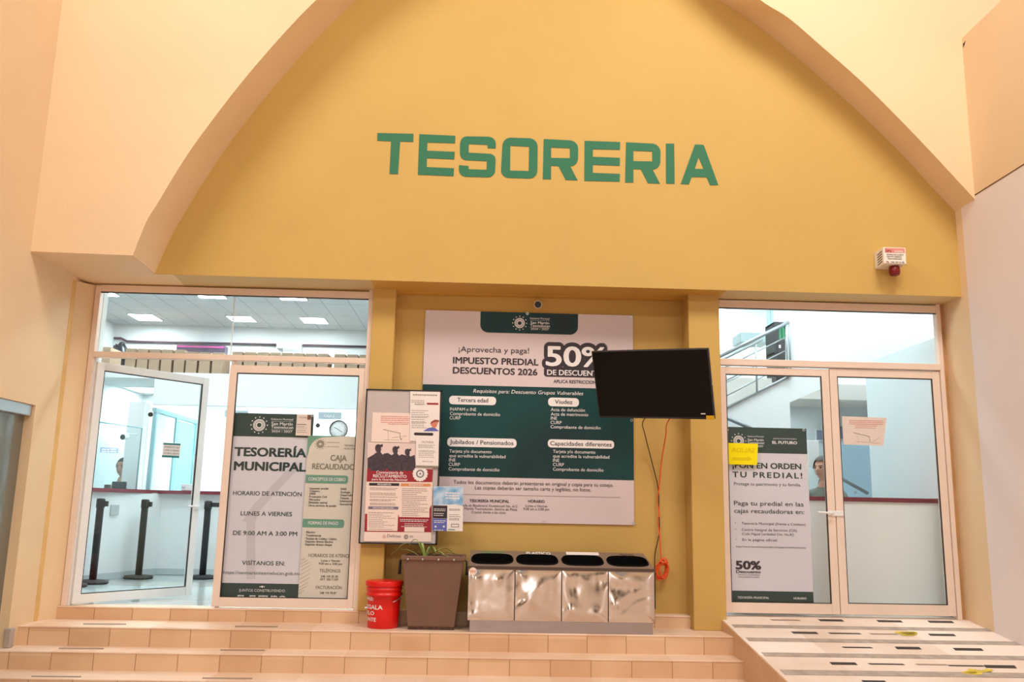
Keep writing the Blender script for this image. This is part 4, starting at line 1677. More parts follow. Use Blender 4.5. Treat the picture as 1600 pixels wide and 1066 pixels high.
y = 0.016
xa = P(474, 800, y=y).x
t, s_ = banner_sheet('banner', xa, -1.050, 0.08, P(520, 681.4, y=y).z, y, VINYLB, 'beige payment office banner listing concepts and telephones behind the left doors')
M = MB()
zt = P(520, 681.4, y=y).z
r_ = 0.13
M.prism([Vector((xa, y - 0.001, zt)), Vector((xa, y - 0.001, zt - r_ * 1.5))] + [Vector((xa + 0.012 + r_ - r_ * cos(a), y - 0.001, zt - 0.012 - r_ + r_ * sin(a))) for a in [pi / 2 * k / 8 for k in range(9)]] + [Vector((xa + 0.3, y - 0.001, zt))], (0, 0.0006, 0), INKSAGE)
for p0, q0, p1, q1 in ((478, 742, 543.5, 756.4), (472.4, 810.8, 537.4, 825.4)):
    rr = pxrect(p0, q0, p1, q1, y)
    M.prism(rrect(max(rr[0], xa), rr[1], rr[2], rr[3], y - 0.001, 0.022, (0, 1, 1, 0)), (0, 0.0006, 0), INKSAGE)
M.build('green_blocks', INKSAGE, s_)
yy = y - 0.002
M = MB()
put(M, 'CONCEPTOS DE COBRO', yy, 482, 751, 539.5, 4.9, 0.015)
put(M, 'FORMAS DE PAGO', yy, 481.4, 819.6, 528, 4.9, 0.015)
M.build('white_lettering', INKW, s_)
M = MB()
put(M, 'CAJA', yy, 516.4, 720, 541.4, 8.8, 0.03)
put(M, 'RECAUDADO', yy, 487.8, 733, 554, 8.6, 0.03)
put(M, 'HORARIOS DE ATENCI', yy, 482, 870.4, 545, 5.2, 0.02)
put(M, 'TELÉFONOS', yy, 499, 894.4, 531.6, 5.0, 0.02)
put(M, 'FACTURACIÓN', yy, 493.4, 920.4, 533.8, 5.0, 0.02)
put(M, 'TESORERÍA', yy, 538, 697.6, 555, 2.6, 0.01)
put(M, 'MUNICIPAL', yy, 537.6, 702.4, 555, 2.6, 0.01)
emblem(M, P(500.5, 694, y=yy), 0.034)
lines(M, yy, 511, 531, (691, 697.6), 0.8, 0.05)
for k in range(12):
    a = -1.3 + 2.6 * k / 11
    p0 = Vector((xa + 0.004, yy, 0.0)) + Vector((0, 0, P(470, 902, y=y).z + 0.16 * sin(a) * 0.9))
    M.tube([p0, p0 + Vector((0.085 * cos(a), 0, 0.05 * cos(a)))], 0.0008, 4)
M.build('taupe_lettering', INKTAUPE, s_)
M = MB()
for s0, a, b, c in (('· Impuesto predial', 482, 764.6, 513), ('· Catastro', 481.6, 768.8, 499.4), ('· SARE', 481.2, 773, 493), ('· Protección Civil', 480.8, 777.6, 510.6), ('· Mercados', 480.4, 782.2, 500), ('· Bienestar animal', 480, 786.6, 511), ('· Otros servicios de predial', 479.6, 791.4, 525),
                    ('· DARE', 530.4, 765.6, 541.4), ('· Ecología', 530, 770.6, 547), ('· Desarrollo', 529.6, 775.2, 551), ('· Tránsito', 529.2, 780, 545), ('· Gobernación', 528.8, 784.6, 550), ('· Secretaría', 528.4, 789.4, 549.6),
                    ('· Efectivo', 476.2, 833.2, 492.4), ('· Transferencias', 476, 838.2, 501.6), ('· Tarjetas de Crédito / Débito', 475.4, 843.2, 526), ('· Depósito directo Efectivo', 475, 847.8, 520), ('· Depósito directo cheque', 474.6, 852.4, 518.6),
                    ('Lunes a Viernes', 501.6, 877.6, 531), ('9:00 am a 3:00 pm', 498, 882.4, 534.6), ('248 109 55 00', 501, 902.4, 528), ('EXT. 202 Y 229', 500.4, 907, 528), ('248 193 78 87', 499.6, 928.2, 525.4)):
    put(M, s0, yy, a, b, c, 3.2, 0.012)
M.build('dark_lettering', INKD, s_)

t, s_ = sheetq('small_flyer', 0.010, [(464, 647.4), (486.5, 647.8), (485.2, 681.4), (461.8, 680.6)], PAPERP, 'small leaflet taped over the green head of the left door banner', 'paper')
M = MB()
put(M, 'FACTURAS', 0.009, 467.5, 653.4, 480, 2.2, 0.01)
lines(M, 0.009, 464, 482, (666, 668.4, 672, 675), 0.7, 0.3)
a, b = P(463.8, 662.6, y=0.009), P(478.6, 664.2, y=0.009)
M.box(a.x, b.x, 0.009, 0.0095, b.z, a.z)
M.build('small_print', INKGR, s_)
M = MB()
M.face([P(480.5, 648.4, y=0.009), P(486.2, 648.6, y=0.009), P(485.8, 656, y=0.009), P(480.3, 656, y=0.009)])
M.build('photo_corner', mat('brown_photo_print', rgb(120, 76, 62), rough=0.6), s_)

y = 0.030
xa, xb = P(1137, 690, y=y).x, P(1259.4, 690, y=y).x
xb = 0.5 * (xb + P(1272.4, 940, y=y).x)
xa = 0.5 * (xa + P(1145.4, 935, y=y).x)
zt, zb = P(1200, 668.6, y=y).z, 0.10
t, s_ = banner_sheet('banner', xa, xb, zb, zt, y, VINYLL, 'white and green banner reading PON EN ORDEN TU PREDIAL behind the right doors')
zh = P(1200, 708.4, y=y).z
zf = P(1200, 924.0, y=y).z
panel(s_, 'header_panel', xa, xb, zh, zt, y - 0.001, INKG)
panel(s_, 'footer_panel', xa, xb, zb, zf, y - 0.001, INKG)
yy = y - 0.002
M = MB()
put(M, '¡PON EN ORDEN', yy, 1144.8, 731.2, 1251.7, 8.4, 0.036)
put(M, 'TU PREDIAL!', yy, 1144.8, 745.6, 1253.5, 8.4, 0.03, sp=1.28)
put(M, 'Protege tu patrimonio y tu familia.', yy, 1147, 758.2, 1251.7, 4.7, 0.004)
put(M, 'Paga tu predial en las', yy, 1147, 789.4, 1255.6, 6.6, 0.010)
put(M, 'cajas recaudadoras en:', yy, 1147.2, 801.4, 1256.6, 6.6, 0.010)
put(M, '·', yy, 1148.4, 819.6, 1149.6, 5.0, 0.02)
put(M, '·', yy, 1149.0, 829.6, 1150.2, 5.0, 0.02)
put(M, '·', yy, 1149.8, 845.4, 1151.0, 5.0, 0.02)
put(M, 'Tesorería Municipal (frente a Cinebox)', yy, 1158.6, 819.8, 1258.7, 3.9, 0.006)
put(M, 'Centro Integral de Servicios (CIS)', yy, 1159, 829.6, 1245.2, 3.9, 0.006)
put(M, '(Calle Miguel Lardizábal Ote. No.82)', yy, 1159.2, 836, 1241, 3.6, 0.004)
put(M, 'En la página oficial:', yy, 1160, 845.4, 1215, 3.9, 0.006)
put(M, 'http://www.texmelucanpuebla.mx/pagopredial/index.php', yy, 1150.4, 855.4, 1259, 2.7, 0.0)
M.build('dark_lettering', INKDG, s_)
M = MB()
put(M, '50%', yy, 1150.4, 889.2, 1188.6, 12.2, 0.06, res=3)
put(M, 'Descuento', yy, 1150.4, 895.4, 1188.6, 4.2, 0.04)
put(M, 'GRUPOS VULNERABLES', yy, 1153, 899.2, 1187.4, 1.9, 0.0)
put(M, 'APLICA RESTRICCIONES', yy, 1153.4, 902.8, 1187, 1.9, 0.0)
M.build('plum_lettering', INKD, s_)
M = MB()
put(M, 'Gobierno Municipal', yy, 1168, 683, 1193.2, 2.4)
put(M, 'San Martín', yy, 1168.4, 689.0, 1193, 3.6, 0.014)
put(M, 'Texmelucan', yy, 1168.2, 693.4, 1194, 3.4, 0.014)
put(M, '2024 - 2027', yy, 1168.6, 698.4, 1192.6, 2.8, 0.01)
emblem(M, P(1154.2, 689.2, y=yy), 0.048)
put(M, 'JUNTOS CONSTRUYENDO', yy, 1208, 686.4, 1244.4, 1.9)
put(M, 'EL FUTURO', yy, 1207, 693.4, 1245.4, 4.1, 0.05)
put(M, 'TESORERÍA MUNICIPAL', yy, 1152.6, 935.4, 1201.8, 3.3, 0.014)
put(M, 'HORARIO', yy, 1240.4, 936.8, 1260, 3.3, 0.02)
M.build('white_lettering', INKW, s_)
for px in (1136.6, 1255.8):
    M = MB()
    ring(M, P(px, 672, y=y - 0.002), 0.006, 0.012, 12)
    M.build('eyelet', ALU, t)

t, s_ = sheetq('exit_notice', -0.006, [(1137.3, 692.2), (1184.3, 693.6), (1183.2, 726.8), (1137.8, 725.8)], YELLOW, 'yellow sheet with mirrored SALIDA showing through, taped on the right door', 'paper')
M = MB()
put(M, 'SALIDA', -0.0075, 1143, 706.4, 1179.4, 6.8, 0.02, mirror=True)
M.prism([P(x, q, y=-0.0075) for x, q in ((1144, 714.8), (1168, 715.4), (1168, 713.2), (1175.4, 717.4), (1168, 721), (1168, 719.4), (1144, 718.8))], (0, 0.0004, 0))
M.build('show_through_print', YELLOWD, s_)
t, s_ = sheetq('map_notice', 0.008, [(1315.4, 650.6), (1385.6, 653), (1380, 697), (1318, 694.6)], PAPERP, 'pinkish sheet with red print and a map taped on the rightmost door leaf', 'paper')
M = MB()
lines(M, 0.0065, 1327, 1381, (656.5, 659.2, 662), 1.2, 0.04, INKPINK)
lines(M, 0.0065, 1336, 1372, (665, 668), 1.0, 0.1, INKPINK)
for a, b in (((1333.5, 676), (1358.5, 682.4)), ((1358.5, 682.4), (1359.4, 690.6)), ((1340, 678.6), (1341, 691.4)), ((1336, 690), (1376, 693)), ((1362, 691.5), (1374, 684))):
    M.tube([P(*a, y=0.0065), P(*b, y=0.0065)], 0.0018 if a[0] > 1333 and a[1] < 683 and b[0] < 1360 and a[0] != 1340 else 0.0007, 4, INKGR)
M.build('print', INKGR, s_)

# ------------------------------------------------------------------ grip strips
def grip(pts, dark, label, grp, z_of):
    M = MB()
    M.prism([Vector((p.x, p.y, z_of(p) + 0.0005)) for p in pts], (0, 0, 0.0022))
    return tag(M.build('grip_strip', STRIP if dark else STRIPW), label, 'grip strip', grp)


def ramp_pt(px, py):
    d = ray(px, py)
    t_ = (sl * (CAM.y - ya) - CAM.z) / (d.z - sl * d.y)
    return CAM + d * t_


rows = [[(1203, 1247, 969.2, 1), (1278, 1315, 969.6, 4), (1369, 1407, 971, 4), (1449, 1487, 972, 4)],
        [(1236, 1275, 989, 4), (1294, 1342, 990, 2), (1358, 1399, 991, 0), (1450, 1490, 992.4, 4)],
        [(1315, 1360, 1012, 2), (1398, 1436, 1013, 5), (1489, 1533, 1015, 5)],
        [(1296, 1336, 1037.2, 5), (1356, 1410, 1038, 2), (1430, 1478, 1038.8, 0), (1480, 1535, 1040.6, 2), (1537, 1585, 1042, 6)],
        [(1346, 1382, 1065.5, 5)]]
rown = ['row nearest the doors', 'second row from the doors', 'third row from the doors', 'fourth row from the doors', 'lowest row']
for ri, row in enumerate(rows):
    for k, (a, b, q, th_) in enumerate(row):
        tt = max(th_ * 0.72, 1.6)
        pts = [ramp_pt(a, q - tt / 2), ramp_pt(b, q + (b - a) * 0.015 - tt / 2), ramp_pt(b + 4, q + (b - a) * 0.015 + tt / 2), ramp_pt(a + 4, q + tt / 2)]
        grip(pts, th_ > 1, '%s grip strip on the ramp, %s, %s from left' % ('dark' if th_ > 1 else 'worn faded', rown[ri], ORD[k]), 'grip strips on the ramp', lambda p: p.z)
for ri, (z, row) in enumerate(((-0.10, [(130, 197, 975.4), (367, 434, 979.4)]), (-0.24, [(92, 162, 1013.8), (344, 414, 1016.4)]), (-0.37, [(49, 127, 1057.6), (316, 394, 1060.4)]))):
    for k, (a, b, q) in enumerate(row):
        pts = [P(a, q - 0.9, z=z), P(b, q - 0.4, z=z), P(b, q + 1.2, z=z), P(a, q + 0.7, z=z)]
        grip(pts, False, 'thin worn grip strip on the %s stair tread from the top, %s' % (ORD[ri], ('near the left wall', 'below the left doors')[k]), 'grip strips on the stairs', lambda p: p.z)
M = MB()   # yellow paint drips on the ramp
rndp = random.Random(3)
for (cx_, cy_, n_) in ((1421, 990.6, 16), (1520, 1051, 6), (1540, 1049, 4)):
    for k in range(n_):
        ax, ay = cx_ + rndp.gauss(0, 8 if n_ > 8 else 4), cy_ + rndp.gauss(0, 1.4)
        p = ramp_pt(ax, ay)
        r_ = rndp.uniform(0.012, 0.035)
        M.face([p + Vector((r_ * 1.6 * cos(2 * pi * i / 9) * rndp.uniform(0.7, 1.2), r_ * sin(2 * pi * i / 9), 0.0045 + r_ * sin(2 * pi * i / 9) * sl)) for i in range(9)])
o = M.build('paint_stain', mat('yellow_paint_stain', rgb(226, 196, 60), rough=0.6), rp)

# ------------------------------------------------------------------ LEFT ROOM
M = MB()
M.box(-5.6, -0.85, 0.02, 5.3, -0.12, -0.004)
structure(M.build('floor', ROOMF))
M = MB()
M.box(-5.6, -0.85, 0.14, 4.1, 3.12, 3.22)
structure(M.build('ceiling', CEILM))
for nm, q in (('wall_room_upper', (-5.0, -0.85, 4.0, 4.1, 2.38, 3.15)), ('ledge', (-3.97, -0.85, 3.20, 4.0, 2.33, 2.379)), ('ledge_front', (-3.97, -0.85, 3.20, 3.26, 1.985, 2.33)), ('wall_room_back', (-5.6, -0.85, 5.2, 5.35, -0.1, 2.5)), ('ceiling_office', (-5.6, -0.85, 4.0, 5.2, 2.33, 2.40)), ('ledge_end', (-5.6, -3.972, 3.2, 4.0, 2.30, 2.379))):
    M = MB()
    M.box(*q)
    structure(M.build(nm, WHITE))
M = MB()
M.box(-5.75, -4.85, 0.1, 5.3, -0.1, 3.2)
structure(M.build('wall_room_left', WHITE))
M = MB()
M.box(-0.86, -0.75, 0.1, 5.3, -0.1, 3.2)
M.box(-4.9, -3.33, 0.11, 0.2, -0.1, 3.2)
M.box(-3.4, -0.85, 0.11, 0.2, 2.70, 3.2)
structure(M.build('wall_room_right', WHITE))
M = MB()
M.box(-4.21, -4.02, 3.1, 3.28, 0.9, 2.0, 0.004)
structure(M.build('trim_6', WHITE))
M = MB()
M.box(-3.74, -0.87, 3.16, 3.19, 0.0, 0.07)
M.prism([(-3.735, 3.17, 0.0), (-4.115, 1.85, 0.0), (-4.13, 1.85, 0.0), (-3.75, 3.17, 0.0)], (0, 0, 0.07))
structure(M.build('baseboard_back', mat('grey_skirting', rgb(186, 196, 198), rough=0.5)))

# counter: back run and splayed left run
ct = thing('reception_counter', (-3.0, 3.2, 0), 'white reception counter with dark red top edge inside the left doors', 'counter')
M = MB()
pc = Vector((-3.745, 3.17, 0))
pe = Vector((-4.13, 1.85, 0))
M.prism([pc, (-0.87, 3.17, 0), (-0.87, 3.45, 0), (-4.0, 3.45, 0), pe + Vector((-0.3, 0.08, 0)), pe], (0, 0, 0.93))
M.build('front_panel', WHITE, ct)
M = MB()
M.prism([pc + Vector((-0.03, -0.08, 0.925)), (-0.87, 3.09, 0.925), (-0.87, 3.55, 0.925), (-4.08, 3.55, 0.925), pe + Vector((-0.42, 0.1, 0.925)), pe + Vector((0.07, -0.04, 0.925))], (0, 0, 0.04))
M.build('counter_top', MAROON, ct)
# glass screen on the left run
M = MB()
q0, q1 = pe + Vector((-0.05, 0.02, 0.965)), pe.lerp(pc, 0.72) + Vector((-0.06, 0, 0.965))
M.prism([q0, q1, q1 + Vector((0, 0, 0.70)), q0 + Vector((0, 0, 0.70))], (0.006, 0, 0))
sc_ = tag(M.build('glass_screen', GLASST), 'clear glass screen standing on the splayed counter in front of the seated man', 'screen')
M = MB()
for k in (0.70,):
    M.tube([q0 + Vector((0, 0, k)), q1 + Vector((0, 0, k)), q1], 0.009, 6)
M.build('screen_edge', TEALF, sc_)
# CAJA sign on the screen
ns = (q1 - q0).cross(Vector((0, 0, 1))).normalized()
if ns.y > 0:
    ns = -ns
sq = q0 + Vector((0.006, 0, 0)) + ns * 0.006
M = MB()
M.prism([PP(x, y_, sq, ns) for x, y_ in ((157, 699), (185, 700.5), (184.4, 708.5), (156.4, 707.4))], ns * -0.003)
o = tag(M.build('window_sign', mat('blue_grey_sign_film', rgb(150, 174, 200), rough=0.5)), 'blue grey sign with white print on the glass screen left of the seated man', 'sign')
M = MB()
for ya_, yb_ in ((701.2, 703.4), (704.8, 706.8)):
    for xa_, xb_ in ((159, 166), (167, 171), (172, 182)):
        M.face([PP(x, y_, sq + ns * 0.0008, ns) for x, y_ in ((xa_, ya_), (xb_, ya_ + 0.3), (xb_, yb_ + 0.3), (xa_, yb_))])
M.build('print', INKW, o)
# counter front plate
M = MB()
a, b = P(171, 793, y=2.35), P(187, 806, y=2.35)
d_ = (pc - pe).normalized()
c0 = pe.lerp(pc, 0.36)
M.prism([c0 + Vector((0.004, 0, 0.79)), c0 + d_ * 0.13 + Vector((0.004, 0, 0.79)), c0 + d_ * 0.13 + Vector((0.004, 0, 0.68)), c0 + Vector((0.004, 0, 0.68))], (0.012, -0.004, 0))
M.build('socket_plate', GREYW, ct)

# queue posts
def post(p, label, belt=None):
    t = thing('queue_post', p, label, 'queue post', 'black queue posts in front of the counter')
    M = MB()
    M.lathe([(0.150, 0.0), (0.153, 0.012), (0.146, 0.03), (0.10, 0.036), (0.03, 0.04)], p, 32)
    M.build('base', BLACKM, t)
    M = MB()
    M.lathe([(0.036, 0.03), (0.036, 0.76), (0.034, 0.765)], p, 16)
    M.build('pole', BLACKM, t)
    M = MB()
    M.lathe([(0.040, 0.76), (0.043, 0.765), (0.043, 0.845), (0.036, 0.855), (0.01, 0.857)], p, 16)
    if belt is None:
        M.box(p[0] + 0.03, p[0] + 0.075, p[1] - 0.02, p[1] + 0.02, 0.775, 0.83, 0.004)
    M.build('belt_head', BLACK, t)
    if belt:
        M = MB()
        M.prism([(p[0] + 0.03, p[1] - 0.004, 0.785), (belt[0], belt[1], 0.785), (belt[0], belt[1], 0.835), (p[0] + 0.03, p[1] - 0.004, 0.835)], (0, 0.004, 0))
        M.build('belt', BLACKM, t)
    return t


post(Vector((-3.93, 1.93, 0)), 'black queue post with belt head by the splayed counter, beside the socket plate')
post(Vector((-3.72, 2.60, 0)), 'black queue post standing at the inner corner of the counter')
post(Vector((-3.07, 2.75, 0)), 'black queue post with its belt pulled out, seen past the open door leaf', (-0.865, 2.60, 0))
post(Vector((-3.98, 1.55, 0)), 'black queue post mostly hidden behind the open door stile at far left')

# archive boxes on the ledge
def abox(x, wd, hgt, dep, label):
    t = thing('archive_box', (x, 3.22, 2.38), label, 'archive box', 'archive boxes on the ledge')
    M = MB()
    M.box(x, x + wd, 3.22, 3.22 + dep, 2.38, 2.38 + hgt, 0.003)
    M.build('body', CARD, t)
    M = MB()
    M.box(x + wd * 0.3, x + wd * 0.7, 3.217, 3.2205, 2.38 + hgt * 0.5, 2.38 + hgt * 0.62)
    M.build('label_slot', CARD, t)
    return t


zl = 2.38
x_of = lambda px: P(px, 565, y=3.22).x
k = 0
pxs = [(195, 212), (213.5, 231), (232.5, 249.5), (251.5, 269), (271.5, 288.5), (290.5, 308.5), (311, 329), (331.5, 349)]
for i, (a, b) in enumerate(pxs):
    xa_, xb_ = x_of(a), x_of(b)
    abox(xa_, xb_ - xa_ - 0.006, 0.285 if i < 5 else 0.262, 0.31, 'beige cardboard archive box on the ledge above the open leaf, %s from the left' % ORD[i])
pxs = [(362, 379), (381, 399), (401.5, 419.5), (421, 438), (440, 456.5), (458.5, 475), (477, 494), (496, 513), (522, 540), (542, 559.5), (561.5, 579)]
for i, (a, b) in enumerate(pxs):
    xa_, xb_ = x_of(a), x_of(b)
    abox(xa_, xb_ - xa_ - 0.006, 0.280, 0.31, 'beige archive box in the left transom, %s right of the pane joint' % ORD[i])
a, b = x_of(152), x_of(171)
abox(a, b - a, 0.295, 0.34, 'beige archive box at the far left end of the ledge beside the dark bag')
# dark bag
bg_ = thing('bag', (x_of(189), 3.70, zl), 'dark shiny plastic bag on the ledge behind the leftmost archive boxes', 'bag')
M = MB()
cx_ = P(188.5, 548, y=3.70).x
b = bmesh.new()
bmesh.ops.create_icosphere(b, subdivisions=3, radius=1.0)
for v in b.verts:
    n_ = v.co.normalized()
    k_ = 1 + 0.10 * sin(n_.x * 9 + n_.z * 7) + 0.07 * sin(n_.y * 13 - n_.z * 5)
    v.co = Vector((cx_ + n_.x * 0.135 * k_, 3.70 + n_.y * 0.13 * k_, zl + 0.212 + n_.z * 0.210 * k_))
for f in b.faces:
    f.smooth = True
M.merge(b)
M.build('body', mat('dark_plastic_sheet', rgb(44, 50, 56), rough=0.3, var=0.5, vscale=20), bg_)
M = MB()
M.tube([(cx_ - 0.02, 3.68, zl + 0.39), (cx_, 3.67, zl + 0.43), (cx_ + 0.03, 3.68, zl + 0.40)], [0.02, 0.012, 0.02], 8)
M.build('knot', BLACK, bg_)
# wide purple carton behind the boxes
M = MB()
a, b = P(276, 545, y=3.62), P(352, 541, y=3.62)
M.box(a.x, b.x, 3.61, 3.75, zl, P(310, 539.5, y=3.62).z, 0.003)
o = tag(M.build('television_carton', PURPLE), 'long purple and grey printed carton standing behind the archive boxes', 'carton')
M = MB()
M.box(a.x + 0.01, b.x - 0.01, 3.606, 3.611, P(310, 543.4, y=3.62).z, P(310, 541, y=3.62).z)
M.build('pink_edge_print', mat('pink_print', rgb(198, 84, 150), rough=0.5), o)
# emergency light unit
em = thing('emergency_light', P(454, 545, y=3.88), 'white box unit on the pipe of the left room back wall', 'emergency light')
a, b = P(442.5, 537.5, y=3.86), P(469.5, 552.6, y=3.86)
M = MB()
M.box(a.x, b.x, 3.86, 3.998, b.z, a.z, 0.006)
M.build('housing', FRAMEW, em)
M = MB()
for q in (0.35, 0.62):
    z_ = b.z + (a.z - b.z) * q * 0.55
    M.box(a.x + 0.004, b.x - 0.004, 3.854, 3.862, z_, z_ + 0.012)
M.build('vent', GREYW, em)
M = MB()
a2, b2 = P(432.5, 536.4, y=3.92), P(442.4, 544.4, y=3.92)
M.box(a2.x, b2.x, 3.92, 3.998, b2.z, a2.z, 0.003)
M.build('junction_box', FRAMEW, em)
# pipe
PIPE = mat('dark_purple_brown_pipe', rgb(84, 62, 72), rough=0.5)
M = MB()
M.tube([P(x, q, y=3.97) for x, q in ((178, 528.4), (189, 528.6), (198, 533.2), (215, 534), (360, 537), (431.5, 538.7))], 0.0145, 8)
tag(M.build('conduit_pipe', PIPE), 'dark conduit pipe on the upper back wall, left of the white emergency light', 'pipe')
M = MB()
M.tube([P(x, q, y=3.97) for x, q in ((471, 541.4), (474, 539.4), (480, 539.6), (600, 542.6))], 0.0145, 8)
tag(M.build('conduit_pipe', PIPE), 'dark conduit pipe on the upper back wall, right of the white emergency light', 'pipe')

# clock, signs, cameras on the office front
ck = thing('wall_clock', P(529.5, 672, y=3.215), 'round white wall clock with dark rim above the beige banner', 'clock')
c = P(529.3, 671.6, y=3.215)
M = MB()
M.lathe([(0.108, 0.0), (0.112, -0.012), (0.112, -0.024), (0.104, -0.026), (0.103, -0.018), (0.1, 0.0)], c, 36, 'Y')
M.build('rim', BLACKM, ck)
M = MB()
M.lathe([(0.103, 0.0), (0.103, -0.014), (0.05, -0.0145), (0.003, -0.0145)], c, 36, 'Y')
M.build('dial', FRAMEW, ck)
M = MB()
for ang, ln in ((155, 0.062), (-35, 0.055)):
    u_ = Vector((cos(radians(ang)), 0, sin(radians(ang))))
    M.tube([c + Vector((0, -0.017, 0)) - u_ * 0.005, c + Vector((0, -0.017, 0)) + u_ * ln], 0.0032, 5)
for k in range(12):
    a = 2 * pi * k / 12
    disc(M, c + Vector((0.085 * cos(a), -0.0155, 0.085 * sin(a))), 0.0035, 6)
M.build('hands', BLACK, ck)


def desk_sign(px, label, s_):
    t = thing('window_number_sign', P(*px[3], y=3.20), label, 'sign')
    M = MB()
    M.prism([P(*p, y=3.20) for p in px], (0, 0.006, 0))
    q = M.build('plate', mat('grey_sign_plate', rgb(168, 182, 188), rough=0.5), t)
    M = MB()
    x_a, y_a = px[3][0] + 9, px[3][1] - 3.6
    put(M, s_, 3.197, x_a, y_a, x_a + 16, 3.2, 0.02)
    M.build('lettering', INKW, q)


desk_sign([(497.6, 644), (534, 644.6), (533.4, 655.6), (497.2, 655)], 'grey CAJA 2 sign above the clock', 'CAJA 2')
desk_sign([(351, 641), (388, 641.8), (388, 652.4), (350.6, 651.6)], 'grey CAJA 1 sign partly behind the door stile, left of the clock', 'CAJA 1')
M = MB()
M.box(-3.9, -0.87, 3.225, 3.24, 0.966, 1.985)
structure(M.build('window_2', GLASST))
cctv('security_camera', P(497, 664.5, y=3.12), (-1.2, -4, 0.5), 'small white security camera left of the wall clock', 0.8, (0.02, 0.10, 0.05))
cctv('security_camera', P(195.5, 682.6, y=2.9), (-4.6, -1.5, 0.9), 'white bullet camera on the white column above the seated man', 1.0, (0.06, 0.18, 0.04))
cctv('security_camera', P(235.5, 646.5, y=3.0), (-3.2, 1.0, 1.2), 'white bullet camera under the ledge by the sliding office door', 0.9, (-0.02, 0.08, 0.09))

# sliding glass office door running back from the column
sd = thing('sliding_office_door', (-3.98, 4.0, 0.93), 'pale teal framed sliding glass office door behind the counter corner', 'door')
M = MB()
for (ya_, yb_, za_, zb_) in ((3.30, 5.1, 1.90, 1.955), (3.32, 3.37, 0.967, 1.9), (4.05, 4.11, 0.96, 1.9), (4.12, 4.18, 0.96, 1.88), (4.86, 4.93, 0.96, 1.9)):
    M.box(-4.0, -3.95, ya_, yb_, za_, zb_, 0.003)
M.build('frame', TEALF, sd)
M = MB()
M.box(-3.98, -3.972, 4.15, 4.9, 0.96, 1.88)
M.build('pane', mat('frosted_teal_film', rgb(150, 196, 200), rough=0.5), sd)
M = MB()
M.box(-3.98, -3.972, 3.35, 4.08, 0.967, 1.9)
M.build('side_pane', WHITE, sd)
la = math.atan2(0.86, 0.68)
nl = Vector((sin(la), -cos(la), 0))
lq = Vector((-3.283, 0, 0)) + nl * 0.0062
t = thing('hours_notice', PP(268, 715, lq, nl), 'white notice with two teal bars stuck on the glass of the open door leaf', 'paper')
LP = lambda x, y_, k=0.0: PP(x, y_, lq + nl * k, nl)
M = MB()
M.prism([LP(255.5, 691.6), LP(283, 693), LP(280.4, 715.8), LP(253, 714.8)], nl * -0.0015)
s_ = M.build('sheet', PAPER, t)
M = MB()
for qa, qb, xo in ((692.2, 694.8, 0.0), (711.4, 714.6, -2.2)):
    M.prism([LP(255.4 + xo, qa, 0.0012), LP(282.4 + xo, qa + 1.3, 0.0012), LP(282.0 + xo, qb + 1.3, 0.0012), LP(255 + xo, qb, 0.0012)], nl * -0.0006)
M.build('green_bars', mat('teal_bar_print', rgb(30, 110, 110), rough=0.5), s_)
M = MB()
for s0, xa_, yb_, xb_ in (('HORARIO DE CAJA', 257, 699.6, 280), ('LUNES A VIERNES', 256.6, 704.6, 279.4), ('DE 9:00 A 3:00 PM', 256, 709.4, 279)):
    me_, x0_, x1_, _ = text_mesh(s0)
    H_ = text_mesh('H')[3]
    A, B, T_ = LP(xa_, yb_, 0.0012), LP(xb_, yb_ + 1.4, 0.0012), LP(xa_, yb_ - 2.6, 0.0012)
    ux = (B - A) / (x1_ - x0_)
    uz = (T_ - A) / H_
    mx = Matrix((ux, uz, nl)).transposed().to_4x4()
    mx.translation = A - ux * x0_
    M.mesh(me_, mx)
M.build('small_print', INKDG, s_)

# things standing on the counter
mn = thing('monitor', (-4.12, 2.75, 0.965), 'black desk monitor on the counter in front of the seated man', 'monitor')
M = MB()
a, b = P(175, 752.5, y=2.72), P(196, 765, y=2.72)
M.box(a.x, b.x, 2.72, 2.75, b.z + 0.005, a.z, 0.005)
M.build('housing', BLACK, mn)
M = MB()
M.box((a.x + b.x) / 2 - 0.06, (a.x + b.x) / 2 + 0.06, 2.70, 2.82, 0.965, 0.975, 0.003)
M.box((a.x + b.x) / 2 - 0.015, (a.x + b.x) / 2 + 0.015, 2.745, 2.775, 0.97, a.z - 0.05)
M.build('stand', BLACKM, mn)
M = MB()
a = P(168, 763, y=2.6)
M.box(a.x - 0.03, a.x + 0.03, 2.57, 2.63, 0.965, 1.01, 0.008)
tag(M.build('stapler_box', BLACK), 'small black box on the counter left of the monitor', 'box')
M = MB()
p0 = pe.lerp(pc, 0.25) + Vector((-0.36, 0, 0.965))
M.prism([p0, p0 + Vector((0.22, 0.05, 0)), p0 + Vector((0.16, 0.28, 0)), p0 + Vector((-0.06, 0.24, 0))], (0, 0, 0.03))
tag(M.build('paper_stack', PAPER), 'low stack of white paper on the far left of the counter', 'paper')
pb = thing('card_terminal', P(291, 768, y=3.25), 'small white device box on the back counter by the open leaf edge', 'device')
a, b = P(284.5, 756.4, y=3.25), P(303, 769.5, y=3.25)
M = MB()
M.box(a.x, b.x, 3.22, 3.32, 0.965, a.z, 0.008)
M.build('housing', FRAMEW, pb)
M = MB()
M.box(a.x + 0.01, a.x + 0.05, 3.215, 3.222, 0.99, a.z - 0.03)
M.build('slot', GREYW, pb)

# ceiling panels of the left room
def panel_light(name, pts, z, label, grp, em=LEDW):
    xs_ = [P(*p, z=z) for p in pts]
    x0, x1 = min(q.x for q in xs_), max(q.x for q in xs_)
    y0, y1 = min(q.y for q in xs_), max(q.y for q in xs_)
    return led(x0, x1, y0, y1, z, label, grp, em)


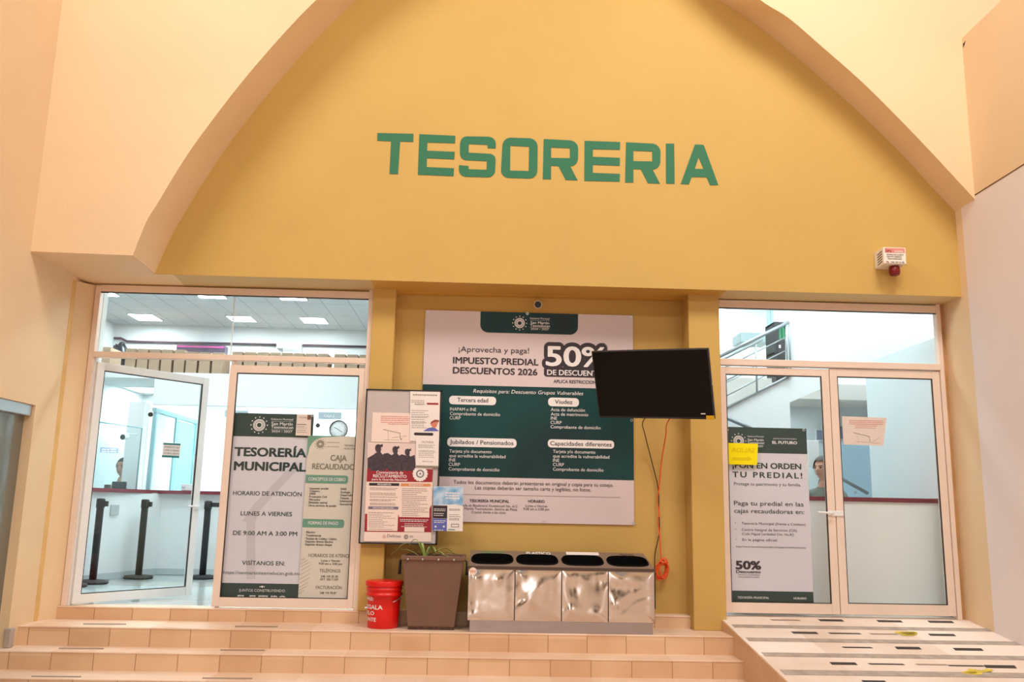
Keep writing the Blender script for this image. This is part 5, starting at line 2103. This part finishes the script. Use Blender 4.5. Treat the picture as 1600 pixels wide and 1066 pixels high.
def led(x0, x1, y0, y1, z, label, grp, em=LEDW):
    t = thing('ceiling_light', ((x0 + x1) / 2, (y0 + y1) / 2, z), label, 'ceiling light', grp)
    M = MB()
    M.box(x0, x1, y0, y1, z - 0.012, z - 0.002)
    M.build('diffuser', em, t)
    M = MB()
    for q in ((x0 - 0.012, x0, y0 - 0.012, y1 + 0.012), (x1, x1 + 0.012, y0 - 0.012, y1 + 0.012), (x0, x1, y0 - 0.012, y0), (x0, x1, y1, y1 + 0.012)):
        M.box(q[0], q[1], q[2], q[3], z - 0.014, z - 0.001)
    M.build('frame', FRAMEW, t)
    return t


ZC = 3.12
G_ = 'led panels in the left room ceiling'
for i, (p0, p1, nm) in enumerate((((200, 489.5), (249, 500), 'left of three in the far row'), ((353.7, 492.7), (399, 501.5), 'middle of three in the far row'), ((468.5, 495), (511, 504.4), 'right of three in the far row'))):
    a, b = P(*p0, z=ZC), P(*p1, z=ZC)
    led(a.x, a.x + 0.295, a.y, b.y, ZC, 'bright square led ceiling panel, %s' % nm, G_)
for i, (p0, p1, nm) in enumerate((((163, 461), (187, 461), 'left'), ((314, 464), (354, 464), 'middle'), ((440, 467), (479, 467), 'right'))):
    a = P(*p0, z=ZC)
    led(a.x - (0.12 if i == 0 else 0), a.x + (0.17 if i == 0 else 0.29), a.y - 0.30, a.y, ZC, 'led ceiling panel cut off by the transom top, %s of the near row' % nm, G_)
for i, x in enumerate((-3.6, -2.6, -1.6)):
    led(x, x + 0.3, 0.75, 1.1, ZC, 'led ceiling panel nearest the doors, out of view, %s' % ORD[i], G_)
for i, x in enumerate((-3.3, -1.9)):  # panels added to light the back office
    led(x, x + 0.6, 4.2, 4.8, 2.33, 'added led ceiling panel lighting the office behind the glass, %s from the left' % ORD[i], 'added led panels in the back office')
led(-4.75, -4.35, 4.3, 4.8, 2.33, 'added led ceiling panel over the seated man', 'added led panels in the back office')

# ------------------------------------------------------------------ RIGHT ROOM
M = MB()
M.box(1.8, 6.2, 0.02, 6.2, -0.12, -0.004)
structure(M.build('floor_right_room', ROOMF))
M = MB()
M.box(1.8, 6.3, 0.14, 6.2, 4.2, 4.3)
structure(M.build('ceiling_right_room', WHITE))
M = MB()
M.box(1.8, 6.2, 6.0, 6.1, -0.1, 4.3)
M.box(1.78, 1.9, 0.12, 6.1, -0.1, 4.3)
M.box(6.1, 6.2, 0.12, 6.1, -0.1, 4.3)
M.box(1.9, 6.2, 0.12, 0.2, 2.72, 4.3)
M.box(4.11, 6.2, 0.12, 0.2, -0.1, 4.3)
structure(M.build('wall_right_room', WHITE))
M = MB()
M.box(4.10, 4.2, 0.15, 1.66, 0.0, 2.44)
structure(M.build('wall_partition', mat('cool_white_paint', rgb(222, 230, 232), rough=0.6)))
# stair block
SY = 2.0
q = lambda x, y_, d=SY: P(x, y_, y=d)
M = MB()
M.prism([q(1231, 400), q(1560, 400), q(1560, 490), q(1355, 579), q(1280, 609), q(1234, 629)], (0, 0.12, 0))
M.prism([q(1100, 655), q(1225, 592), q(1234, 587), q(1234, 629), q(1236, 690), q(1252, 690), q(1252, 990), q(1100, 990)], (0, 0.12, 0))
structure(M.build('stair_wall', WHITE))
M = MB()
M.tube([q(1100, 655, 1.99), q(1226, 591.5, 1.99), q(1236, 586.5, 1.99)], 0.016, 6)
structure(M.build('trim_7', mat('grey_stair_edge', rgb(150, 156, 158), rough=0.5)))
M = MB()
M.box(q(1100, 600, 3.4).x, q(1206, 600, 3.4).x, 3.4, 3.5, 1.2, q(1150, 590, 3.4).z)
M.box(2.2, 6.1, 3.52, 5.9, P(1220, 590, y=3.4).z - 0.25, P(1220, 596, y=3.4).z)
structure(M.build('landing', mat('beige_stair_paint', rgb(198, 192, 184), rough=0.6)))
M = MB()
M.box(3.2, 6.1, 4.4, 4.5, 0, 2.5)
structure(M.build('wall_under_stairs', GREYW))
M = MB()
M.box(q(1308, 700, 3.2).x, q(1375, 700, 3.2).x, 3.2, 3.26, 0.0, q(1330, 690, 3.2).z)
structure(M.build('blue_partition', BLUEW))
# steel railings
RAIL = mat('grey_steel_rail', rgb(142, 148, 150), rough=0.4, metal=0.5)
rl = thing('stair_railing', q(1180, 600, 1.95), 'grey steel stair railing rising to the right behind the right transom', 'railing')
RD = 1.96
for pts_, r_ in ((((1105, 567), (1232, 503.5)), 0.019), (((1120, 566), (1131, 560.6), (1191, 530.4)), 0.017)):
    M = MB()
    M.tube([q(a, b, RD) for a, b in pts_], r_, 8)
    M.build('top_rail', RAIL, rl)
for pts_, r_ in ((((1120, 580.6), (1227, 527.6)), 0.009), (((1133, 595.6), (1228, 547.6)), 0.008), (((1110, 609.4), (1160, 585.6)), 0.008), (((1110, 631.6), (1195, 587.2)), 0.009)):
    M = MB()
    M.tube([q(a, b, RD + 0.01) for a, b in pts_], r_, 6)
    M.build('mid_rail', RAIL, rl)
for (x, y0_, y1_) in ((1228, 505, 592), (1233, 503, 588), (1180.6, 538, 613)):
    M = MB()
    M.tube([q(x, y0_, RD), q(x + (y1_ - y0_) * 0.03, y1_, RD)], 0.011, 8)
    M.build('post', RAIL, rl)
hr = thing('handrail', q(1150, 660, 1.9), 'dark grey handrail sloping down to the right behind the green banner head', 'handrail')
M = MB()
M.tube([q(1112, 643.5, 1.93), q(1172, 669, 1.93), q(1356, 771, 1.93)], 0.021, 8)
M.build('rail', mat('dark_grey_steel', rgb(110, 118, 122), rough=0.4, metal=0.4), hr)
M = MB()
for px, py in ((1172, 669), (1262, 720), (1340, 762)):
    M.tube([q(px, py, 1.93), q(px, py, 1.93) + Vector((0, 0.04, -0.05)), q(px, py, 1.93) + Vector((0, 0.09, -0.05))], 0.008, 6)
M.build('bracket', ALU, hr)
# black cabinet with green binders on the landing
cb = thing('cabinet', q(1221, 598, 3.5), 'black open cabinet of green binders on the upper landing behind the railing', 'cabinet')
a, b = P(1209, 503, y=3.6), P(1236.5, 600, y=3.6)
M = MB()
zb_ = P(1220, 598, y=3.5).z
for q_ in ((a.x, a.x + 0.03, zb_, a.z), (b.x - 0.03 + 0.1, b.x + 0.1, zb_, a.z), (a.x, b.x + 0.1, zb_, zb_ + 0.03), (a.x, b.x + 0.1, a.z - 0.03, a.z), (a.x, b.x + 0.1, (zb_ + a.z) / 2 - 0.015, (zb_ + a.z) / 2 + 0.015)):
    M.box(q_[0], q_[1], 3.6, 3.95, q_[2], q_[3], 0.002)
M.box(a.x, b.x + 0.1, 3.93, 3.95, zb_, a.z)
M.box(a.x, a.x + 0.06, 3.59, 3.6, zb_, a.z)
M.build('carcass', BLACKM, cb)
M = MB()
M.box(P(1216, 545, y=3.58).x, P(1230, 545, y=3.58).x, 3.58, 3.60, zb_ + 0.05, P(1220, 531, y=3.58).z)
M.build('lower_door', BLACKM, cb)
M = MB()
c_ = P(1218.5, 541.5, y=3.575)
M.box(c_.x - 0.012, c_.x + 0.012, 3.572, 3.58, c_.z - 0.02, c_.z + 0.02)
M.build('white_label', INKW, cb)
for i, (px0, px1) in enumerate(((1216.6, 1221.4), (1222, 1226), (1226.8, 1230.6), (1231.2, 1235.4))):
    M = MB()
    xa_, xb_ = P(px0, 520, y=3.65).x, P(px1, 520, y=3.65).x
    zlo = (zb_ + a.z) / 2 + 0.016
    M.box(xa_, xb_, 3.65, 3.9, zlo, P(1222, 509, y=3.65).z, 0.004)
    o = tag(M.build('binder', BINDER), 'green ring binder on the upper shelf of the black cabinet, %s from the left' % ORD[i], 'binder', 'green binders in the cabinet')
for i, (px0, px1) in enumerate(((1229.4, 1233), (1233.6, 1237))):
    M = MB()
    xa_, xb_ = P(px0, 560, y=3.62).x, P(px1, 560, y=3.62).x
    M.box(xa_, xb_, 3.58 if False else 3.62, 3.86, zb_ + 0.031, P(1232, 557, y=3.62).z, 0.004)
    tag(M.build('binder', BINDER), 'green binder low in the black cabinet beside its door, %s from the left' % ORD[i], 'binder', 'green binders in the cabinet')
# glazed screen at the back of the landing
M = MB()
for px in (1201, 1206):
    a = P(px, 480, y=3.9)
    M.box(a.x - 0.018, a.x + 0.018, 3.9, 3.95, P(px, 598, y=3.9).z, 4.2)
M.build('trim_8', TEALF)['kind'] = 'structure'
M = MB()
a, b = P(1110, 520, y=3.9), P(1198, 520, y=3.9)
M.box(a.x, b.x, 3.92, 3.93, P(1150, 590, y=3.9).z, 4.2)
structure(M.build('window_3', GLASST))
M = MB()
a, b = P(1148, 556, y=4.9), P(1192, 520, y=4.9)
M.box(a.x, b.x, 4.6, 5.0, P(1160, 530, y=4.9).z - 0.10, P(1160, 526, y=4.9).z, 0.004)
tag(M.build('desk', GREYW), 'grey desk seen through the upper glazing behind the stair railing', 'desk')
# counter of the right room
c2 = thing('reception_counter', (3.3, 0.30, 0), 'white counter with dark red top edge just inside the right doors', 'counter')
M = MB()
M.box(2.3, 4.098, 0.30, 0.60, 0.0, 0.962)
M.build('front_panel', WHITE, c2)
M = MB()
M.box(2.3, 4.075, 0.28, 0.74, 0.960, 0.998, 0.002)
M.build('counter_top', MAROON, c2)
M = MB()
M.box(4.076, 4.098, 0.275, 0.44, 0.955, 1.002, 0.004)
M.build('worn_end', CARD, c2)
# small wall frames under the stairs
for (p0, q0_, p1, q1_, lab) in ((1273.5, 670, 1291, 690, 'grey framed picture under the stairs left of the door meeting stile'), (1309, 664, 1322, 688, 'dark framed picture under the stairs partly behind the pinkish map sheet')):
    a, b = P(p0, q0_, y=4.36), P(p1, q1_, y=4.36)
    t = thing('picture_frame', (a.x, 4.36, b.z), lab, 'picture')
    M = MB()
    M.box(a.x, b.x, 4.36, 4.39, b.z, a.z, 0.004)
    M.build('frame', GREYW, t)
    M = MB()
    M.box(a.x + 0.02, b.x - 0.02, 4.355, 4.362, b.z + 0.02, a.z - 0.02)
    M.build('picture', mat('dark_slate_print', rgb(84, 96, 112), rough=0.4), t)
# white divider board behind the counter
M = MB()
a, b = P(1262, 688, y=1.75), P(1281, 730, y=1.75)
M.box(a.x, b.x, 1.75, 1.78, b.z, a.z, 0.003)
tag(M.build('divider_board', WHITE), 'small white divider board behind the right counter beside the banner', 'board')
for i, (x, y_) in enumerate(((2.4, 1.0), (3.6, 1.0), (2.8, 2.9), (4.6, 2.7), (5.2, 1.2), (3.2, 5.0), (5.0, 4.6))):
    led(x, x + 0.55, y_, y_ + 0.55, 4.2, 'square led panel in the high ceiling over the stairs, %s' % ORD[i], 'led panels in the stair hall')
led(3.4, 3.9, 3.6, 4.0, P(1220, 590, y=3.4).z - 0.26, 'added led panel under the stair landing', 'led panels in the stair hall')  # added to lighten the space around the landing


# ------------------------------------------------------------------ people behind the counters
def person(loc, yaw, shirt_mat, label, hair_long, desk_z):
    """seated figure: one continuous body grown from skinned bones and a modelled head, hair and shirt as parts"""
    t = thing('person', loc, label, 'person')
    # local frame: x right, y back, facing -y ; origin at the seat on the floor
    J = {}
    E_ = []
    R = {}

    def j(n, p, r, par=None):
        J[n] = Vector(p)
        R[n] = r
        if par:
            E_.append((par, n))
    j('pelvis', (0, 0, 0.52), 0.15)
    j('waist', (0, 0.0, 0.68), 0.135, 'pelvis')
    j('chest', (0, -0.01, 0.88), 0.155, 'waist')
    j('collar', (0, 0.0, 1.01), 0.10, 'chest')
    j('neck', (0, -0.005, 1.08), 0.056, 'collar')
    j('nape', (0, -0.02, 1.17), 0.058, 'neck')
    for s in (-1, 1):
        a = 'l' if s < 0 else 'r'
        j('sh' + a, (s * 0.175, 0.0, 0.985), 0.072, 'collar')
        j('el' + a, (s * 0.235, -0.09, 0.74), 0.046, 'sh' + a)
        j('wr' + a, (s * 0.15, -0.30, desk_z + 0.05), 0.030, 'el' + a)
        j('pa' + a, (s * 0.13, -0.37, desk_z + 0.035), 0.033, 'wr' + a)
        for k in range(4):
            fx = s * (0.13 + (k - 1.5) * 0.02)
            ln = (0.062, 0.075, 0.070, 0.052)[k]
            j('f%s%d' % (a, k), (fx, -0.37 - 0.03 - ln * 0.5, desk_z + 0.030), 0.0095, 'pa' + a)
            j('g%s%d' % (a, k), (fx, -0.40 - ln, desk_z + 0.014), 0.0085, 'f%s%d' % (a, k))
        j('t' + a, (s * 0.095, -0.385, desk_z + 0.03), 0.011, 'pa' + a)
        j('u' + a, (s * 0.085, -0.425, desk_z + 0.018), 0.009, 't' + a)
        j('hp' + a, (s * 0.10, -0.02, 0.50), 0.092, 'pelvis')
        j('kn' + a, (s * 0.12, -0.42, 0.50), 0.062, 'hp' + a)
        j('an' + a, (s * 0.12, -0.40, 0.09), 0.042, 'kn' + a)
        j('to' + a, (s * 0.13, -0.56, 0.045), 0.036, 'an' + a)
    names = list(J)
    me = bpy.data.meshes.new('body')
    me.from_pydata([J[n] for n in names], [(names.index(a), names.index(b)) for a, b in E_], [])
    o = bpy.data.objects.new('body', me)
    C.objects.link(o)
    md = o.modifiers.new('s', 'SKIN')
    for i, n in enumerate(names):
        sv = me.skin_vertices[0].data[i]
        sv.radius = (R[n], R[n] * (0.75 if n in ('waist', 'chest', 'pelvis', 'collar') else 1.0))
        sv.use_root = (n == 'pelvis')
    md2 = o.modifiers.new('b', 'SUBSURF')
    md2.levels = md2.render_levels = 2
    dg = bpy.context.evaluated_depsgraph_get()
    dg.update()
    bm_me = bpy.data.meshes.new_from_object(o.evaluated_get(dg))
    bpy.data.objects.remove(o)
    # head
    b = bmesh.new()
    b.from_mesh(bm_me)
    h = bmesh.new()
    bmesh.ops.create_uvsphere(h, u_segments=32, v_segments=24, radius=1.0)
    HC = Vector((0, -0.035, 1.255))
    for v in h.verts:
        x, y_, z = v.co
        w_ = 0.076 * (1.0 - 0.24 * max(0, -z) ** 1.3)
        d_ = 0.094 * (1.0 - 0.10 * max(0, -z))
        p = Vector((x * w_, y_ * d_, z * 0.118))
        if y_ < 0:
            p.y -= 0.030 * math.exp(-(x / 0.16) ** 2 - ((z + 0.12) / 0.16) ** 2)              # nose
            p.y += 0.012 * math.exp(-((abs(x) - 0.38) / 0.16) ** 2 - ((z - 0.08) / 0.10) ** 2)  # eye sockets
            p.y -= 0.008 * math.exp(-(x / 0.3) ** 2 - ((z + 0.50) / 0.09) ** 2)                 # lips
            p.y -= 0.010 * math.exp(-(x / 0.25) ** 2 - ((z + 0.82) / 0.13) ** 2)                # chin
            p.y -= 0.006 * math.exp(-(x / 0.6) ** 2 - ((z - 0.24) / 0.08) ** 2)                 # brow
        v.co = HC + p
    mp = {v: b.verts.new(v.co) for v in h.verts}
    for f in h.faces:
        b.faces.new([mp[v] for v in f.verts])
    for s in (-1, 1):
        e2 = bmesh.new()
        bmesh.ops.create_uvsphere(e2, u_segments=12, v_segments=8, radius=1.0)
        mp = {v: b.verts.new(HC + Vector((s * 0.077 + v.co.x * 0.012, 0.008 + v.co.y * 0.019, -0.005 + v.co.z * 0.032))) for v in e2.verts}
        for f in e2.faces:
            b.faces.new([mp[v] for v in f.verts])
        e2.free()
    h.free()
    me2 = bpy.data.meshes.new('body')
    b.to_mesh(me2)
    b.free()
    o = bpy.data.objects.new('body', me2)
    C.objects.link(o)
    rm = o.modifiers.new('r', 'REMESH')
    rm.mode = 'VOXEL'
    rm.voxel_size = 0.007
    sm = o.modifiers.new('sm', 'SMOOTH')
    sm.iterations = 2
    dg = bpy.context.evaluated_depsgraph_get()
    dg.update()
    me3 = bpy.data.meshes.new_from_object(o.evaluated_get(dg))
    bpy.data.objects.remove(o)
    TRO = bpy.data.materials.get('dark_trousers') or mat('dark_trousers', rgb(44, 48, 58), rough=0.8)
    for mm in (SKIN, TRO):
        me3.materials.append(mm)
    for p in me3.polygons:
        p.use_smooth = True
        c_ = p.center
        p.material_index = 1 if (c_.z < 0.58) and not (c_.z > desk_z and c_.y < -0.25) else 0
    MX = Matrix.Translation(loc) @ Matrix.Rotation(yaw, 4, 'Z')
    me3.name = 'body'
    me3.transform(MX)
    body_ = bpy.data.objects.new('body', me3)
    C.objects.link(body_)
    body_.parent = t
    body_.matrix_parent_inverse = Matrix.Translation(-Vector(loc))
    # shirt: shell over trunk and upper arms, cut from the body surface
    b = bmesh.new()
    b.from_mesh(me3)
    inv = MX.inverted()
    b.normal_update()
    kill = []
    for f in b.faces:
        c_ = inv @ f.calc_center_median()
        keep = 0.55 < c_.z < 1.075 - 0.10 * max(0, 0.10 - abs(c_.x)) * (1 if c_.y < 0 else 0.2) and not (c_.z < 0.80 and c_.y < -0.17 and abs(c_.x) < 0.30)
        if not keep:
            kill.append(f)
    bmesh.ops.delete(b, geom=kill, context='FACES')
    b.normal_update()
    for v in b.verts:
        v.co += v.normal * 0.009
    ms = bpy.data.meshes.new('shirt')
    for f in b.faces:
        f.smooth = True
    b.to_mesh(ms)
    b.free()
    ms.materials.append(shirt_mat)
    so = bpy.data.objects.new('shirt', ms)
    C.objects.link(so)
    so.parent = t
    so.matrix_parent_inverse = Matrix.Translation(-Vector(loc))
    # hair: cap cut from the head
    b = bmesh.new()
    b.from_mesh(me3)
    kill = []
    for f in b.faces:
        c_ = (inv @ f.calc_center_median()) - HC
        front = 0.045 if not hair_long else 0.05
        keep = c_.z > (front + 0.02 if c_.y < -0.045 else (0.0 if c_.y < 0.02 else (-0.05 if not hair_long else -0.16))) and abs(c_.x) < 0.088
        if not keep:
            kill.append(f)
    bmesh.ops.delete(b, geom=kill, context='FACES')
    b.normal_update()
    for v in b.verts:
        v.co += v.normal * (0.007 if not hair_long else 0.016)
    for f in b.faces:
        f.smooth = True
    ms = bpy.data.meshes.new('hair')
    b.to_mesh(ms)
    b.free()
    ms.materials.append(HAIR)
    ho = bpy.data.objects.new('hair', ms)
    C.objects.link(ho)
    ho.parent = t
    ho.matrix_parent_inverse = Matrix.Translation(-Vector(loc))
    # eyes, brows and mouth
    for s in (-1, 1):
        M = MB()
        p = MX @ (HC + Vector((s * 0.029, -0.083, 0.009)))
        b = bmesh.new()
        bmesh.ops.create_uvsphere(b, u_segments=10, v_segments=8, radius=0.0085)
        M.merge(b, None, Matrix.Translation(p))
        eo = M.build('eye', HAIR, t, True)
        M = MB()
        M.tube([MX @ (HC + Vector((s * 0.014, -0.0935, 0.026))), MX @ (HC + Vector((s * 0.030, -0.092, 0.031))), MX @ (HC + Vector((s * 0.046, -0.081, 0.026)))], 0.0035, 6)
        M.build('eyebrow', HAIR, t)
    M = MB()
    M.tube([MX @ (HC + Vector((-0.022, -0.091, -0.060))), MX @ (HC + Vector((0, -0.099, -0.058))), MX @ (HC + Vector((0.022, -0.091, -0.060)))], 0.004, 6)
    M.build('mouth', mat('lip_colour', rgb(140, 84, 78), rough=0.5), t)
    return t


SH1 = mat('pale_yellow_shirt', rgb(214, 214, 190), rough=0.8)
SH2 = mat('grey_olive_shirt', rgb(104, 110, 100), rough=0.8)
hp = P(195, 731, y=3.55)
person(Vector((hp.x, 3.55, hp.z - 1.255)), radians(-8), SH1, 'person in a pale shirt seated behind the left counter looking towards the doors', False, 0.80)
hp = P(1289, 733, y=1.35)
person(Vector((hp.x, 1.35, hp.z - 1.255)), radians(-55), SH2, 'person with dark hair in a grey top seated behind the right counter', True, 0.80)
